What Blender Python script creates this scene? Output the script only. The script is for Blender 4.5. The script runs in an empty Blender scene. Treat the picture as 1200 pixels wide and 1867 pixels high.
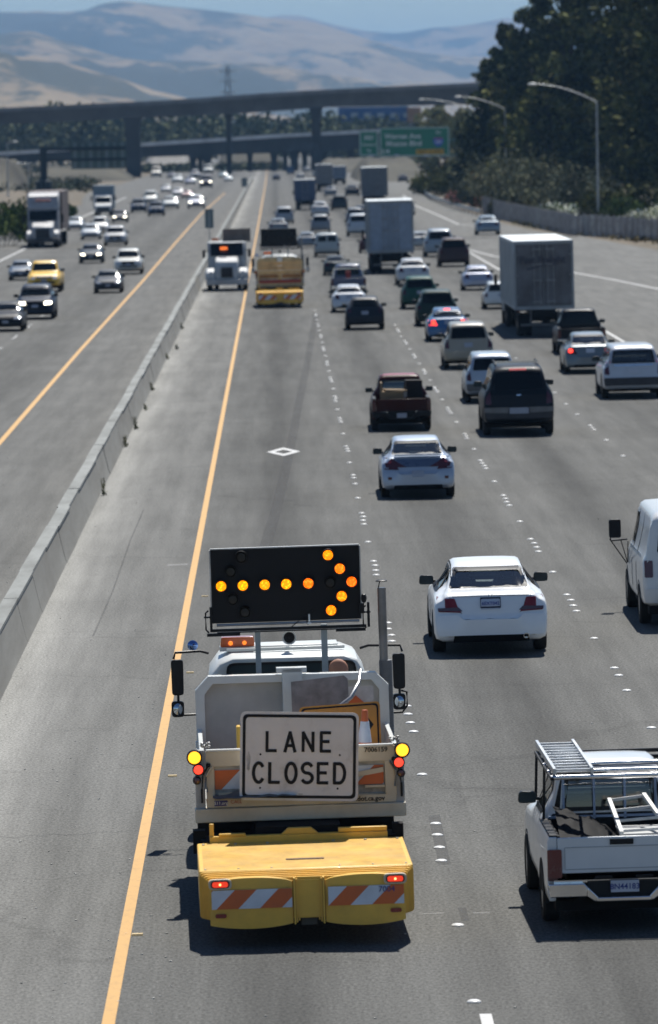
import bpy, bmesh, math, random
from math import radians as R, sin, cos, pi
from mathutils import Vector, Matrix
from mathutils.bvhtree import BVHTree
random.seed(7)
S = bpy.context.scene
COL = S.collection

# ------------------------------------------------------------------ camera
F, H, ROLL = 10200.0, 8.7, R(1.0)            # focal length in photo pixels, eye height, roll
YAW, PIT = math.atan(87.1/F), math.atan(684.7/F)
FW = Vector((sin(YAW)*cos(PIT), cos(YAW)*cos(PIT), -sin(PIT)))
r0 = Vector((cos(YAW), -sin(YAW), 0)); u0 = r0.cross(FW)
RT = r0*cos(ROLL) - u0*sin(ROLL); UP = u0*cos(ROLL) + r0*sin(ROLL)
CC = Vector((0, 0, H))
cd = bpy.data.cameras.new('camera'); cam = bpy.data.objects.new('camera', cd); COL.objects.link(cam)
cd.sensor_fit = 'VERTICAL'; cd.sensor_height = 36; cd.lens = F/1867*36
cd.clip_start = 1; cd.clip_end = 60000
M = Matrix((RT, UP, -FW)).transposed().to_4x4(); M.translation = CC
cam.matrix_world = M
cd.dof.use_dof = True; cd.dof.focus_distance = 77; cd.dof.aperture_fstop = cd.lens/62.0
S.camera = cam

def ray(px, py): return FW + RT*((px-600)/F) - UP*((py-933.5)/F)
def at(px, py, z=0.0):                       # point of a level plane seen at a photo pixel
    d = ray(px, py); return CC + d*((z-H)/d.z)
def atY(px, py, Y):                          # point at a distance Y down the road
    d = ray(px, py); return CC + d*(Y/d.y)

# ------------------------------------------------------------------ light
SUN_DIR = Vector((0.14, 0.64, 1.0)).normalized()
w = bpy.data.worlds.new('World'); S.world = w; w.use_nodes = True
nt = w.node_tree; nt.nodes.clear()
sky = nt.nodes.new('ShaderNodeTexSky'); sky.sky_type = 'NISHITA'; sky.sun_disc = False
sky.sun_elevation = math.asin(SUN_DIR.z); sky.sun_rotation = math.atan2(SUN_DIR.x, SUN_DIR.y)
sky.dust_density = 0.1; sky.air_density = 1.0; sky.ozone_density = 1.5
bg = nt.nodes.new('ShaderNodeBackground'); bg.inputs[1].default_value = 0.05
wo = nt.nodes.new('ShaderNodeOutputWorld')
sx = nt.nodes.new('ShaderNodeMix'); sx.data_type = 'RGBA'; sx.blend_type = 'MULTIPLY'; sx.inputs[0].default_value = 1; sx.inputs[7].default_value = (.82, .95, 1.12, 1)
nt.links.new(sky.outputs[0], sx.inputs[6]); nt.links.new(sx.outputs[2], bg.inputs[0]); nt.links.new(bg.outputs[0], wo.inputs[0])
sl = bpy.data.lights.new('sun', 'SUN'); sl.energy = 5.0; sl.angle = R(0.5); sl.color = (1, .965, .90)
so = bpy.data.objects.new('sun', sl); COL.objects.link(so)
so.rotation_euler = (-SUN_DIR).to_track_quat('-Z', 'Y').to_euler()
S.view_settings.view_transform = 'Standard'; S.view_settings.look = 'None'
S.view_settings.exposure = 0.45; S.view_settings.gamma = 1
S.cycles.max_bounces = 6; S.cycles.volume_bounces = 0; S.cycles.transparent_max_bounces = 12

# ------------------------------------------------------------------ tags and mesh helper
def tag(o, label=None, cat=None, group=None, kind=None):
    if label: o['label'] = label
    if cat: o['category'] = cat
    if group: o['group'] = group
    if kind: o['kind'] = kind
    return o
def empty(name, loc=(0, 0, 0), rot=(0, 0, 0), sc=1.0):
    o = bpy.data.objects.new(name, None); COL.objects.link(o)
    o.location = loc; o.rotation_euler = rot; o.scale = (sc, sc, sc); o.empty_display_size = .3
    return o

class MB:
    def __init__(s): s.v = []; s.f = []; s.m = []
    def add(s, vs, fs, mi=0):
        b = len(s.v); s.v += [tuple(p) for p in vs]
        for f in fs: s.f.append([b+i for i in f]); s.m.append(mi)
        return s
    def box(s, c, d, mi=0, rot=None, tap=0):
        hx, hy, hz = d[0]/2, d[1]/2, d[2]/2; vs = []
        for z in (-1, 1):
            k = 1-tap if z > 0 else 1
            for x, y in ((-1, -1), (1, -1), (1, 1), (-1, 1)): vs.append(Vector((x*hx*k, y*hy*k, z*hz)))
        if rot is not None: vs = [rot @ p for p in vs]
        c = Vector(c)
        return s.add([p+c for p in vs], [(0, 3, 2, 1), (4, 5, 6, 7), (0, 1, 5, 4), (1, 2, 6, 5), (2, 3, 7, 6), (3, 0, 4, 7)], mi)
    def prism(s, poly, ax, a, b, mi=0):
        n = len(poly)
        def P(p, t): return {'x': (t, p[0], p[1]), 'y': (p[0], t, p[1]), 'z': (p[0], p[1], t)}[ax]
        vs = [P(p, a) for p in poly] + [P(p, b) for p in poly]
        fs = [list(range(n))[::-1], list(range(n, 2*n))] + [(i, (i+1) % n, n+(i+1) % n, n+i) for i in range(n)]
        return s.add(vs, fs, mi)
    def bar(s, p, q, wd, ht=None, mi=0):
        p, q = Vector(p), Vector(q); d = q-p; L = d.length
        if L < 1e-6: return s
        return s.box((p+q)/2, (wd, ht or wd, L), mi, d.to_track_quat('Z', 'Y').to_matrix())
    def tube(s, pts, r, n=8, mi=0, cap=True):
        pts = [Vector(p) for p in pts]; rs = r if isinstance(r, (list, tuple)) else [r]*len(pts); rings = []
        ref = None
        for i, p in enumerate(pts):
            d = (pts[min(i+1, len(pts)-1)]-pts[max(i-1, 0)]).normalized()
            if ref is None: ref = Vector((0, 0, 1)) if abs(d.z) < .9 else Vector((1, 0, 0))
            a = d.cross(ref).normalized(); b = d.cross(a).normalized(); ref = b.cross(d) if False else ref
            rings.append([p + a*(rs[i]*cos(2*pi*k/n)) + b*(rs[i]*sin(2*pi*k/n)) for k in range(n)])
        vs = [q for rg in rings for q in rg]; fs = []
        for i in range(len(rings)-1):
            for k in range(n): fs.append((i*n+k, i*n+(k+1) % n, (i+1)*n+(k+1) % n, (i+1)*n+k))
        if cap: fs += [list(range(n))[::-1], list(range(len(vs)-n, len(vs)))]
        return s.add(vs, fs, mi)
    def lathe(s, prof, ax, o, n=24, mi=0, closed=False):
        vs = []; fs = []; o = Vector(o)
        for r, h in prof:
            for k in range(n):
                a = 2*pi*k/n; c_, s_ = r*cos(a), r*sin(a)
                vs.append(o + Vector({'x': (h, c_, s_), 'y': (c_, h, s_), 'z': (c_, s_, h)}[ax]))
        m = len(prof); rg = range(m) if closed else range(m-1)
        for i in rg:
            j = (i+1) % m
            for k in range(n): fs.append((i*n+k, i*n+(k+1) % n, j*n+(k+1) % n, j*n+k))
        if not closed:
            if prof[0][0] > 1e-4: fs.append(list(range(n)))
            if prof[-1][0] > 1e-4: fs.append(list(range((m-1)*n, m*n)))
        return s.add(vs, fs, mi)
    def sphere(s, c, r, n=12, mi=0, sq=(1, 1, 1)):
        m = n//2; vs = []; fs = []
        for i in range(m+1):
            t = pi*i/m
            for k in range(n):
                a = 2*pi*k/n
                vs.append((c[0]+r*sq[0]*sin(t)*cos(a), c[1]+r*sq[1]*sin(t)*sin(a), c[2]+r*sq[2]*cos(t)))
        for i in range(m):
            for k in range(n): fs.append((i*n+k, i*n+(k+1) % n, (i+1)*n+(k+1) % n, (i+1)*n+k))
        return s.add(vs, fs, mi)
    def sheet(s, pts, mi=0): return s.add(pts, [list(range(len(pts)))], mi)
    def xf(s, mat):
        s.v = [tuple(mat @ Vector(p)) for p in s.v]; return s
    def build(s, name, mats, parent=None, bevel=0, angle=38, fix=True):
        me = bpy.data.meshes.new(name); me.from_pydata(s.v, [], s.f)
        for m in (mats if isinstance(mats, (list, tuple)) else [mats]): me.materials.append(m)
        me.polygons.foreach_set('material_index', s.m)
        if fix:
            bm = bmesh.new(); bm.from_mesh(me); bmesh.ops.remove_doubles(bm, verts=bm.verts, dist=1e-5)
            bmesh.ops.recalc_face_normals(bm, faces=bm.faces); bm.to_mesh(me); bm.free()
        me.polygons.foreach_set('use_smooth', [True]*len(me.polygons))
        me.set_sharp_from_angle(angle=R(angle)); me.update()
        o = bpy.data.objects.new(name, me); COL.objects.link(o)
        if parent: o.parent = parent
        if bevel:
            b = o.modifiers.new('bevel', 'BEVEL'); b.width = bevel; b.segments = 2; b.limit_method = 'ANGLE'; b.angle_limit = R(40)
        return o

def rpoly(pts, r=.04, n=3):                  # polygon with rounded corners
    out = []; N = len(pts)
    for i in range(N):
        p = Vector(pts[i]); a = Vector(pts[i-1])-p; b = Vector(pts[(i+1) % N])-p
        k = min(r, a.length*.45, b.length*.45); A = p+a.normalized()*k; B = p+b.normalized()*k
        for j in range(n+1):
            t = j/n; out.append(tuple(A*(1-t)**2 + p*2*t*(1-t) + B*t*t))
    return out

_font_cache = {}
def text_mesh(txt, size, name, mat, parent, loc, rot=(R(90), 0, 0), ext=.002, bold=0.0, align='CENTER', sx=1.0):
    cu = bpy.data.curves.new('txt', 'FONT'); cu.body = txt; cu.size = size; cu.extrude = ext; cu.offset = bold
    cu.align_x = align; cu.align_y = 'CENTER'; cu.resolution_u = 3
    to = bpy.data.objects.new('txt', cu); COL.objects.link(to)
    dg = bpy.context.evaluated_depsgraph_get(); dg.update()
    me = bpy.data.meshes.new_from_object(to.evaluated_get(dg)); bpy.data.objects.remove(to)
    me.materials.clear(); me.materials.append(mat)
    o = bpy.data.objects.new(name, me); COL.objects.link(o)
    o.location = loc; o.rotation_euler = rot; o.scale = (sx, 1, 1)
    if parent: o.parent = parent
    return o

# ------------------------------------------------------------------ materials
def newmat(name):
    m = bpy.data.materials.new(name); m.use_nodes = True
    return m, m.node_tree, m.node_tree.nodes['Principled BSDF']
def nd(t, kind, **kw):
    n = t.nodes.new(kind)
    for k, v in kw.items():
        if k.startswith('i_'): n.inputs[k[2:].replace('_', ' ')].default_value = v
        else: setattr(n, k, v)
    return n
def mixc(t, fac, a, b, mode='MIX'):
    m = t.nodes.new('ShaderNodeMix'); m.data_type = 'RGBA'; m.blend_type = mode
    for sock, val in ((0, fac), (6, a), (7, b)):
        if isinstance(val, (int, float)): m.inputs[sock].default_value = val
        elif isinstance(val, tuple): m.inputs[sock].default_value = (*val, 1) if len(val) == 3 else val
        else: t.links.new(val, m.inputs[sock])
    return m.outputs[2]
def noise(t, scale, detail=4, rough=.55, coord='Object', stretch=(1, 1, 1)):
    tc = t.nodes.new('ShaderNodeTexCoord'); mp = t.nodes.new('ShaderNodeMapping'); mp.inputs['Scale'].default_value = stretch
    n = nd(t, 'ShaderNodeTexNoise', i_Scale=scale, i_Detail=detail, i_Roughness=rough)
    t.links.new(tc.outputs[coord], mp.inputs[0]); t.links.new(mp.outputs[0], n.inputs['Vector'])
    return n.outputs['Fac']
def ramp(t, fac, stops, interp='LINEAR'):
    r = t.nodes.new('ShaderNodeValToRGB'); r.color_ramp.interpolation = interp; e = r.color_ramp.elements
    while len(e) > 1: e.remove(e[-1])
    for i, (p, c) in enumerate(stops):
        x = e[0] if i == 0 else e.new(p)
        x.position = p; c = (c, c, c) if isinstance(c, (int, float)) else c; x.color = (*c, 1)
    t.links.new(fac, r.inputs[0]); return r.outputs[0]
_mc = {}
def mat(name, col, rough=.5, metal=0, coat=0, dirt=.12, dscale=3.0, spec=.5, bump=0, grime=(.10, .09, .07), st=(1, 1, 1)):
    key = (name, tuple(col), rough, metal, coat, dirt)
    if key in _mc: return _mc[key]
    if max(col) < .07: grime = (.028, .026, .024); spec = min(spec, .22); coat = min(coat, .14)
    m, t, b = newmat(name)
    b.inputs['Roughness'].default_value = rough; b.inputs['Metallic'].default_value = metal
    b.inputs['Coat Weight'].default_value = coat; b.inputs['Coat Roughness'].default_value = .035
    b.inputs['Specular IOR Level'].default_value = spec
    if dirt:
        n = noise(t, dscale, 6, .65, stretch=st); f = ramp(t, n, [(.40, 0), (.75, dirt*2.2)])
        t.links.new(mixc(t, f, col, grime), b.inputs['Base Color'])
        rr = ramp(t, n, [(.35, rough*.85), (.75, min(1, rough*1.25+.05))]); t.links.new(rr, b.inputs['Roughness'])
    else: b.inputs['Base Color'].default_value = (*col, 1)
    if bump:
        bp = nd(t, 'ShaderNodeBump', i_Strength=bump, i_Distance=.01); t.links.new(noise(t, 40, 4), bp.inputs['Height'])
        t.links.new(bp.outputs[0], b.inputs['Normal'])
    _mc[key] = m; return m
def paint(col, metallic=0.0):
    if max(col) < .1: return mat('dark_car_paint', col, .42, metallic, .14, .05, 1.3, spec=.12)
    return mat('car_paint', col, .35, metallic, .55, .05, 1.3)
def emis(name, col, strength, base=None):
    key = (name, col, strength)
    if key in _mc: return _mc[key]
    m, t, b = newmat(name); b.inputs['Base Color'].default_value = (*(base or col), 1); b.inputs['Roughness'].default_value = .25
    b.inputs['Emission Color'].default_value = (*col, 1); b.inputs['Emission Strength'].default_value = strength
    _mc[key] = m; return m
BLACK = mat('black_plastic', (.012, .012, .013), .45, dirt=.1)
RUBBER = mat('tyre_rubber', (.018, .018, .018), .85, dirt=.3)
UNDER = mat('underbody', (.01, .01, .01), .9, dirt=.2)
CHROME = mat('chrome', (.75, .75, .76), .12, 1, dirt=.1)
RIM = mat('alloy_rim', (.42, .43, .45), .3, 1, dirt=.25)
STEEL = mat('steel', (.45, .46, .47), .4, .9, dirt=.25)
GLASS_D = mat('dark_glass', (.004, .006, .008), .05, 0, 0, 0, spec=.45)
GLASS_G = mat('grey_glass', (.035, .05, .055), .05, 0, 0, 0, spec=.8)
RED_L = mat('red_lens', (.20, .008, .010), .12, 0, .5, 0)
RED_DK = mat('dark_red_lens', (.07, .008, .012), .15, 0, .5, 0)
RED_ON = emis('red_lamp_lit', (1, .05, .03), 2.2)
AMB_ON = emis('amber_lamp_lit', (1, .42, .02), 1.7)
CLEAR_L = mat('clear_lens', (.55, .57, .6), .08, .3, .5, 0)
HEAD_ON = emis('headlamp_lit', (1, .93, .74), 5.0)
def clear_glass():
    m, t, b = newmat('clear_glass'); t.nodes.remove(b)
    g = nd(t, 'ShaderNodeBsdfGlossy', i_Roughness=.02); tr = nd(t, 'ShaderNodeBsdfTransparent', i_Color=(.80, .90, .90, 1))
    fr = nd(t, 'ShaderNodeFresnel', i_IOR=2.1); mx = nd(t, 'ShaderNodeMixShader')
    t.links.new(fr.outputs[0], mx.inputs[0]); t.links.new(tr.outputs[0], mx.inputs[1]); t.links.new(g.outputs[0], mx.inputs[2])
    t.links.new(mx.outputs[0], t.nodes['Material Output'].inputs[0]); return m
GLASS_C = clear_glass()

# ------------------------------------------------------------------ ground, roads
def road_mat(name, stops, x0, x1, tint=(1, 1, 1)):
    m, t, b = newmat(name)
    geo = t.nodes.new('ShaderNodeNewGeometry'); sp = t.nodes.new('ShaderNodeSeparateXYZ')
    t.links.new(geo.outputs['Position'], sp.inputs[0])
    wob = noise(t, .6, 3, .5, stretch=(.3, .04, 1))
    ad = nd(t, 'ShaderNodeMath', operation='MULTIPLY_ADD'); t.links.new(wob, ad.inputs[0]); ad.inputs[1].default_value = .9
    t.links.new(sp.outputs[0], ad.inputs[2])
    mr = nd(t, 'ShaderNodeMapRange'); t.links.new(ad.outputs[0], mr.inputs[0]); mr.inputs[1].default_value = x0+.45; mr.inputs[2].default_value = x1+.45
    base = ramp(t, mr.outputs[0], [((x-x0)/(x1-x0), tuple(v*k for k in tint)) for x, v in stops], 'EASE')
    streak = ramp(t, noise(t, 1.6, 6, .62, stretch=(1.4, .05, 1)), [(.30, .80), (.7, 1.16)])
    blot = ramp(t, noise(t, .35, 6, .65, stretch=(1, .35, 1)), [(.3, .88), (.7, 1.10)])
    grain = ramp(t, noise(t, 26, 3, .8, stretch=(1, .45, 1)), [(.30, .50), (.5, 1.0), (.72, 1.5)])
    speck = ramp(t, noise(t, 7, 2, .5, stretch=(1, .5, 1)), [(.0, 1), (.745, 1), (.77, 1.5)])
    c = mixc(t, 1.0, base, streak, 'MULTIPLY'); c = mixc(t, 1.0, c, blot, 'MULTIPLY'); c = mixc(t, 1.0, c, grain, 'MULTIPLY')
    c = mixc(t, .6, c, speck, 'MULTIPLY')
    # fine transverse cracks
    v = nd(t, 'ShaderNodeTexVoronoi', feature='DISTANCE_TO_EDGE', i_Scale=.16)
    tc = t.nodes.new('ShaderNodeTexCoord'); mp = t.nodes.new('ShaderNodeMapping'); mp.inputs['Scale'].default_value = (.25, 1, 1)
    wn = t.nodes.new('ShaderNodeTexNoise'); wn.inputs['Scale'].default_value = .8
    va = nd(t, 'ShaderNodeVectorMath', operation='MULTIPLY_ADD'); va.inputs[1].default_value = (2.5, 2.5, 0)
    t.links.new(tc.outputs['Object'], wn.inputs['Vector']); t.links.new(wn.outputs['Color'], va.inputs[0]); t.links.new(tc.outputs['Object'], va.inputs[2])
    t.links.new(va.outputs[0], mp.inputs[0]); t.links.new(mp.outputs[0], v.inputs['Vector'])
    cr = ramp(t, v.outputs['Distance'], [(0, .80), (.004, .88), (.008, 1)])
    c = mixc(t, .7, c, cr, 'MULTIPLY')
    t.links.new(c, b.inputs['Base Color']); b.inputs['Roughness'].default_value = .95; b.inputs['Specular IOR Level'].default_value = .10
    bp = nd(t, 'ShaderNodeBump', i_Strength=.35, i_Distance=.004); t.links.new(noise(t, 90, 2), bp.inputs['Height']); t.links.new(bp.outputs[0], b.inputs['Normal'])
    return m
lanes = [(-5, .175), (-4.2, .230), (-3.7, .175), (-2.9, .132), (-2.2, .138), (-1.7, .108), (-.9, .098), (.0, .070), (.7, .098), (1.5, .106), (2.4, .104), (3.5, .074),
         (4.6, .106), (5.4, .112), (6.3, .108), (7.2, .070), (8.2, .106), (9.2, .112), (11.4, .088), (13.5, .118), (15, .135), (24, .145)]
ROAD = road_mat('asphalt', lanes, -5, 24, (1.08, 1.075, 1.02))
OROAD = road_mat('opposite_asphalt', [(-40, .13), (-19, .118), (-17, .10), (-15.3, .115), (-13.6, .094), (-11.8, .112), (-10, .093), (-8.3, .118), (-7.4, .125), (-6, .120), (-5, .14)], -40, -5, (1.08, 1.075, 1.02))
def ground_mat():
    m, t, b = newmat('dry_grass_ground')
    n = noise(t, .06, 8, .65); c = ramp(t, n, [(.3, (.05, .05, .03)), (.48, (.10, .08, .05)), (.6, (.13, .10, .065)), (.75, (.07, .065, .04))])
    c = mixc(t, 1, c, ramp(t, noise(t, 1.2, 5), [(.3, .75), (.7, 1.2)]), 'MULTIPLY')
    t.links.new(c, b.inputs['Base Color']); b.inputs['Roughness'].default_value = .95; return m
GROUND = ground_mat()
ROAD_TOP = 0.0
tag(MB().sheet([(-9000, -200, -.03), (9000, -200, -.03), (9000, 26000, -.03), (-9000, 26000, -.03)]).build('ground', GROUND), kind='structure')
# right carriageway with its merging lane: outer edge follows the photo
edge = [(30, 40), (34, 200), (30, 350), (25.5, 470)]
for p in ((1047, 431), (960, 418), (900, 403), (850, 385), (800, 362), (765, 345), (735, 326)):
    q = at(*p); edge.append((q.x, q.y))
edge.append((edge[-1][0], 2600))
rd = MB()
for (xa, ya), (xb, yb) in zip(edge[:-1], edge[1:]): rd.add([(-4.6, ya, 0), (xa, ya, 0), (xb, yb, 0), (-4.6, yb, 0)], [(0, 1, 2, 3)])
rd.add([(-4.6, -100, 0), (30, -100, 0), (30, 40, 0), (-4.6, 40, 0)], [(0, 1, 2, 3)])
tag(rd.build('road', ROAD), kind='structure')
oe = [(-23, -100), (-23, 300)]
for p in ((0, 426), (47, 413), (130, 385), (160, 352), (240, 330), (300, 312)):
    q = at(*p); oe.append((q.x, q.y))
oe.append((oe[-1][0]+6, 2600))
od = MB()
for (xa, ya), (xb, yb) in zip(oe[:-1], oe[1:]): od.add([(-4.6, ya, 0.0), (-4.6, yb, 0), (xb, yb, 0), (xa, ya, 0)], [(0, 1, 2, 3)])
tag(od.build('opposite_road', OROAD), kind='structure')
# a dry grass island beside the opposite road
il = [at(*p, .05) for p in ((108, 372), (120, 383), (150, 372), (147, 356), (125, 360))]
tag(MB().sheet([(p.x, p.y, .03) for p in il]).build('verge', GROUND), kind='structure')

def worn(name, col, wear=.35, rough=.6):
    m, t, b = newmat(name); b.inputs['Roughness'].default_value = rough
    n = noise(t, 9, 6, .7, stretch=(1, .4, 1))
    t.links.new(mixc(t, ramp(t, n, [(.48, 0), (.75, wear*2)]), col, tuple(c*.45 for c in col)), b.inputs['Base Color']); return m
YEL = worn('yellow_line_paint', (.48, .255, .042), .22)
WHT = worn('white_line_paint', (.48, .48, .47), .35)
def strip(name, pts, wd, m, z=.006, dash=None):
    mb = MB()
    for (xa, ya), (xb, yb) in zip(pts[:-1], pts[1:]):
        n = max(1, int((yb-ya)/40))
        for i in range(n):
            t0, t1 = i/n, (i+1)/n
            x0, y0, x1, y1 = xa+(xb-xa)*t0, ya+(yb-ya)*t0, xa+(xb-xa)*t1, ya+(yb-ya)*t1
            mb.add([(x0-wd/2, y0, z), (x0+wd/2, y0, z), (x1+wd/2, y1, z), (x1-wd/2, y1, z)], [(0, 1, 2, 3)])
    return tag(mb.build(name, m), kind='structure')
strip('road_marking', [(-1.80, 20), (-1.78, 500), (-1.85, 1000), (-2.4, 2000)], .13, YEL)
pts = [at(*p) for p in ((0, 807), (145, 640), (260, 513), (320, 443), (367, 390), (410, 352))]
strip('road_marking', [(-8.15, 20)]+[(p.x, p.y) for p in pts], .16, YEL)
# right edge line, ramp lines
strip('road_marking', [(14.3, 60), (14.3, 230), (14.2, 400), (14.0, 462)], .15, WHT)
pts = [at(*p) for p in ((1260, 541), (1200, 527), (1123, 511), (1050, 498), (960, 478), (900, 467), (857, 456), (820, 446), (790, 436))]
def ribbon(name, pts, wd, m, z=.008):
    mb = MB(); 
    for a, b in zip(pts[:-1], pts[1:]):
        d = (b-a); d.z = 0; n = Vector((-d.y, d.x, 0)).normalized()*wd/2
        mb.add([(a-n), (a+n), (b+n), (b-n)], [(0, 1, 2, 3)])
    for i, v in enumerate(mb.v): mb.v[i] = (v[0], v[1], z)
    return tag(mb.build(name, m), kind='structure')
ribbon('road_marking', pts, .2, WHT)
pts = [at(*p) for p in ((1300, 446), (1040, 440), (960, 431), (900, 420), (867, 412), (836, 409), (797, 391.5), (759, 375.5), (735, 356))]
ribbon('road_marking', pts[3:], .18, WHT)
pts = [at(*p) for p in ((-40, 489), (0, 476), (43, 455), (100, 428), (150, 396), (230, 360))]
ribbon('road_marking', pts, .2, WHT)
ribbon('road_marking', [Vector((1.93, 53, 0)), Vector((1.93, 54.9, 0))], .12, WHT, .01)
# carpool diamond
c = at(517, 824); dm = MB(); hw, hl = .47, 2.05; k = .52
o_ = [(-hw, 0), (0, -hl), (hw, 0), (0, hl)]
for i in range(4):
    a, b_ = o_[i], o_[(i+1) % 4]
    dm.add([(c.x+a[0], c.y+a[1], .008), (c.x+b_[0], c.y+b_[1], .008), (c.x+b_[0]*k, c.y+b_[1]*k, .008), (c.x+a[0]*k, c.y+a[1]*k, .008)], [(0, 1, 2, 3)])
tag(dm.build('road_marking', WHT), kind='structure')
# old tyre skid, sealed cracks, patched grooves
def film(name, col, a0, a1, sc=3, st=(1, .1, 1)):
    m, t, b = newmat(name); b.inputs['Base Color'].default_value = (*col, 1); b.inputs['Roughness'].default_value = .8
    t.links.new(ramp(t, noise(t, sc, 5, .6, stretch=st), [(.3, a0), (.7, a1)]), b.inputs['Alpha']); return m
SKID = film('rubber_skid', (.03, .03, .032), .16, .38)
pts = [at(*p) for p in ((483, 1000), (505, 925), (520, 860), (533, 800), (545, 735), (557, 680), (568, 620), (576, 570))]
ribbon('tyre_skid', pts, .26, SKID, .005)
pts = [at(*p) for p in ((170, 1160), (205, 1080), (240, 980), (262, 930))]
ribbon('tyre_skid', pts, .035, SKID, .005)
PATCHM = film('patched_asphalt', (.05, .05, .05), .25, .55, 6, (1, 1, 1))
for (a, b_, c_, d_) in (((781, 1488), (802, 1486), (822, 1575), (800, 1577)), ((835, 1655), (850, 1655), (856, 1678), (842, 1680))):
    tag(MB().sheet([(p.x, p.y, .0045) for p in (at(*a), at(*b_), at(*c_), at(*d_))]).build('road_patch', PATCHM), kind='structure')
SCR = film('white_scrape', (.6, .6, .6), .0, .35, 20, (1, 1, 1))
for a, b_, wd in (((305, 1031), (343, 1029), .4), ((862, 1665), (893, 1665), .08), ((770, 1667), (810, 1665), .06)):
    p, q = at(*a), at(*b_)
    tag(MB().sheet([(p.x, p.y-wd/2, .0055), (q.x, q.y-wd/2, .0055), (q.x, q.y+wd/2, .0055), (p.x, p.y+wd/2, .0055)]).build('road_scratch', SCR), kind='structure')

gr_ = MB(); rg = random.Random(3)
for _ in range(200):
    q = at(rg.uniform(-30, 330), rg.uniform(760, 1860)) if rg.random() < .75 else at(rg.uniform(330, 1200), rg.uniform(900, 1860))
    k = rg.uniform(.006, .015); gr_.box((q.x, q.y, k*.4), (k*1.4, k*1.8, k*.8), 0, Matrix.Rotation(rg.uniform(0, 3), 3, 'Z'))
tag(gr_.build('road_grit', mat('pale_grit', (.55, .54, .50), .8, dirt=.5, dscale=5), fix=False), 'scattered pale grit and small litter on the shoulder and lanes', 'grit', kind='stuff')
# long construction joints and a few sealed cracks
for (xa, ya, xb, yb) in ((-1.5, 88.4, 1.7, 88.9), (2.1, 74.2, 5.1, 73.6), (5.6, 104, 9.0, 104.8), (-4.2, 69.6, -2.0, 70.1), (-4.3, 117, -2.0, 116.2), (2.0, 119, 5.2, 120), (-1.6, 139, 1.6, 138)):
    pts = [Vector((xa+(xb-xa)*k/14, ya+(yb-ya)*k/14+rg.uniform(-.14, .14), 0)) for k in range(15)]
    mb = MB()
    for a, b in zip(pts[:-1], pts[1:]): mb.add([(a.x, a.y-.03, .0042), (b.x, b.y-.03, .0042), (b.x, b.y+.03, .0042), (a.x, a.y+.03, .0042)], [(0, 1, 2, 3)])
    tag(mb.build('sealed_crack', SKID), kind='structure')

# raised lane markers (every one an object)
DOTM = mat('white_ceramic', (.80, .80, .78), .35, dirt=.25, dscale=2)
DOTY = mat('amber_reflector', (.75, .55, .25), .35, dirt=.2)
dot_me = MB().lathe([(.072, 0), (.072, .008), (.063, .018), (.040, .025), (0.0001, .027)], 'z', (0, 0, 0), 12).build('lane_dot', DOTM)
ref_me = MB().prism([(-.05, 0), (.05, 0), (.035, .02), (-.035, .02)], 'x', -.06, .06).build('lane_reflector', DOTY)
dm_, rm_ = dot_me.data, ref_me.data
bpy.data.objects.remove(dot_me); bpy.data.objects.remove(ref_me)
ND = [0]
def dot(x, y, me, nm, lab, cat, grp):
    o = bpy.data.objects.new(nm, me); COL.objects.link(o); o.location = (x+random.uniform(-.02, .02), y+random.uniform(-.04, .04), .001)
    o.rotation_euler.z = random.uniform(-.1, .1); tag(o, lab, cat, grp); ND[0] += 1
lnm = {1: 'carpool lane line', 2: 'second lane line', 3: 'third lane line', 4: 'oncoming lane line'}
ORD = 'nearest,second,third,fourth,fifth,sixth,seventh,eighth,ninth,tenth,eleventh,twelfth,thirteenth,fourteenth,fifteenth,sixteenth,seventeenth'.split(',')
for li, X, y0, ng in ((1, 1.86, 68.5, 15), (2, 5.35, 88.56, 13), (3, 9.2, 150.5, 5), (4, -11.75, 235, 5)):
    st = y0 - 14.63*(2 if li == 2 else 1 if li == 1 else 0); gi = 0; g_ = 'round markers on the ' + lnm[li]
    for g in range(ng+(1 if li < 3 else 0)):
        yc = st + 14.63*g; q_i = 0
        if yc < 50: continue
        for k in (-1.83, -.61, .61, 1.83):
            if yc+k > 55 and not (random.random() < (.45 if li == 3 else .05)):
                dot(X, yc+k, dm_, 'lane_marker', ('closest', 'second', 'third', 'farthest')[q_i] + ' white dot in the ' + ORD[gi] + ' cluster along the ' + lnm[li], 'lane marker', g_); q_i += 1
        if li < 4: dot(X, yc+7.3, dm_, 'lane_marker', 'single white dot beyond the ' + ORD[gi] + ' cluster along the ' + lnm[li], 'lane marker', g_)
        gi += 1
for p, o_ in (((254, 1705), 'closest'), ((312, 1416), 'second'), ((347, 1227), 'third'), ((372, 1088), 'farthest')):
    q = at(*p); dot(q.x, q.y, rm_, 'lane_reflector', o_+' flat yellowish reflector along the right of the yellow edge line', 'road reflector', 'reflectors along the yellow line')

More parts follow.
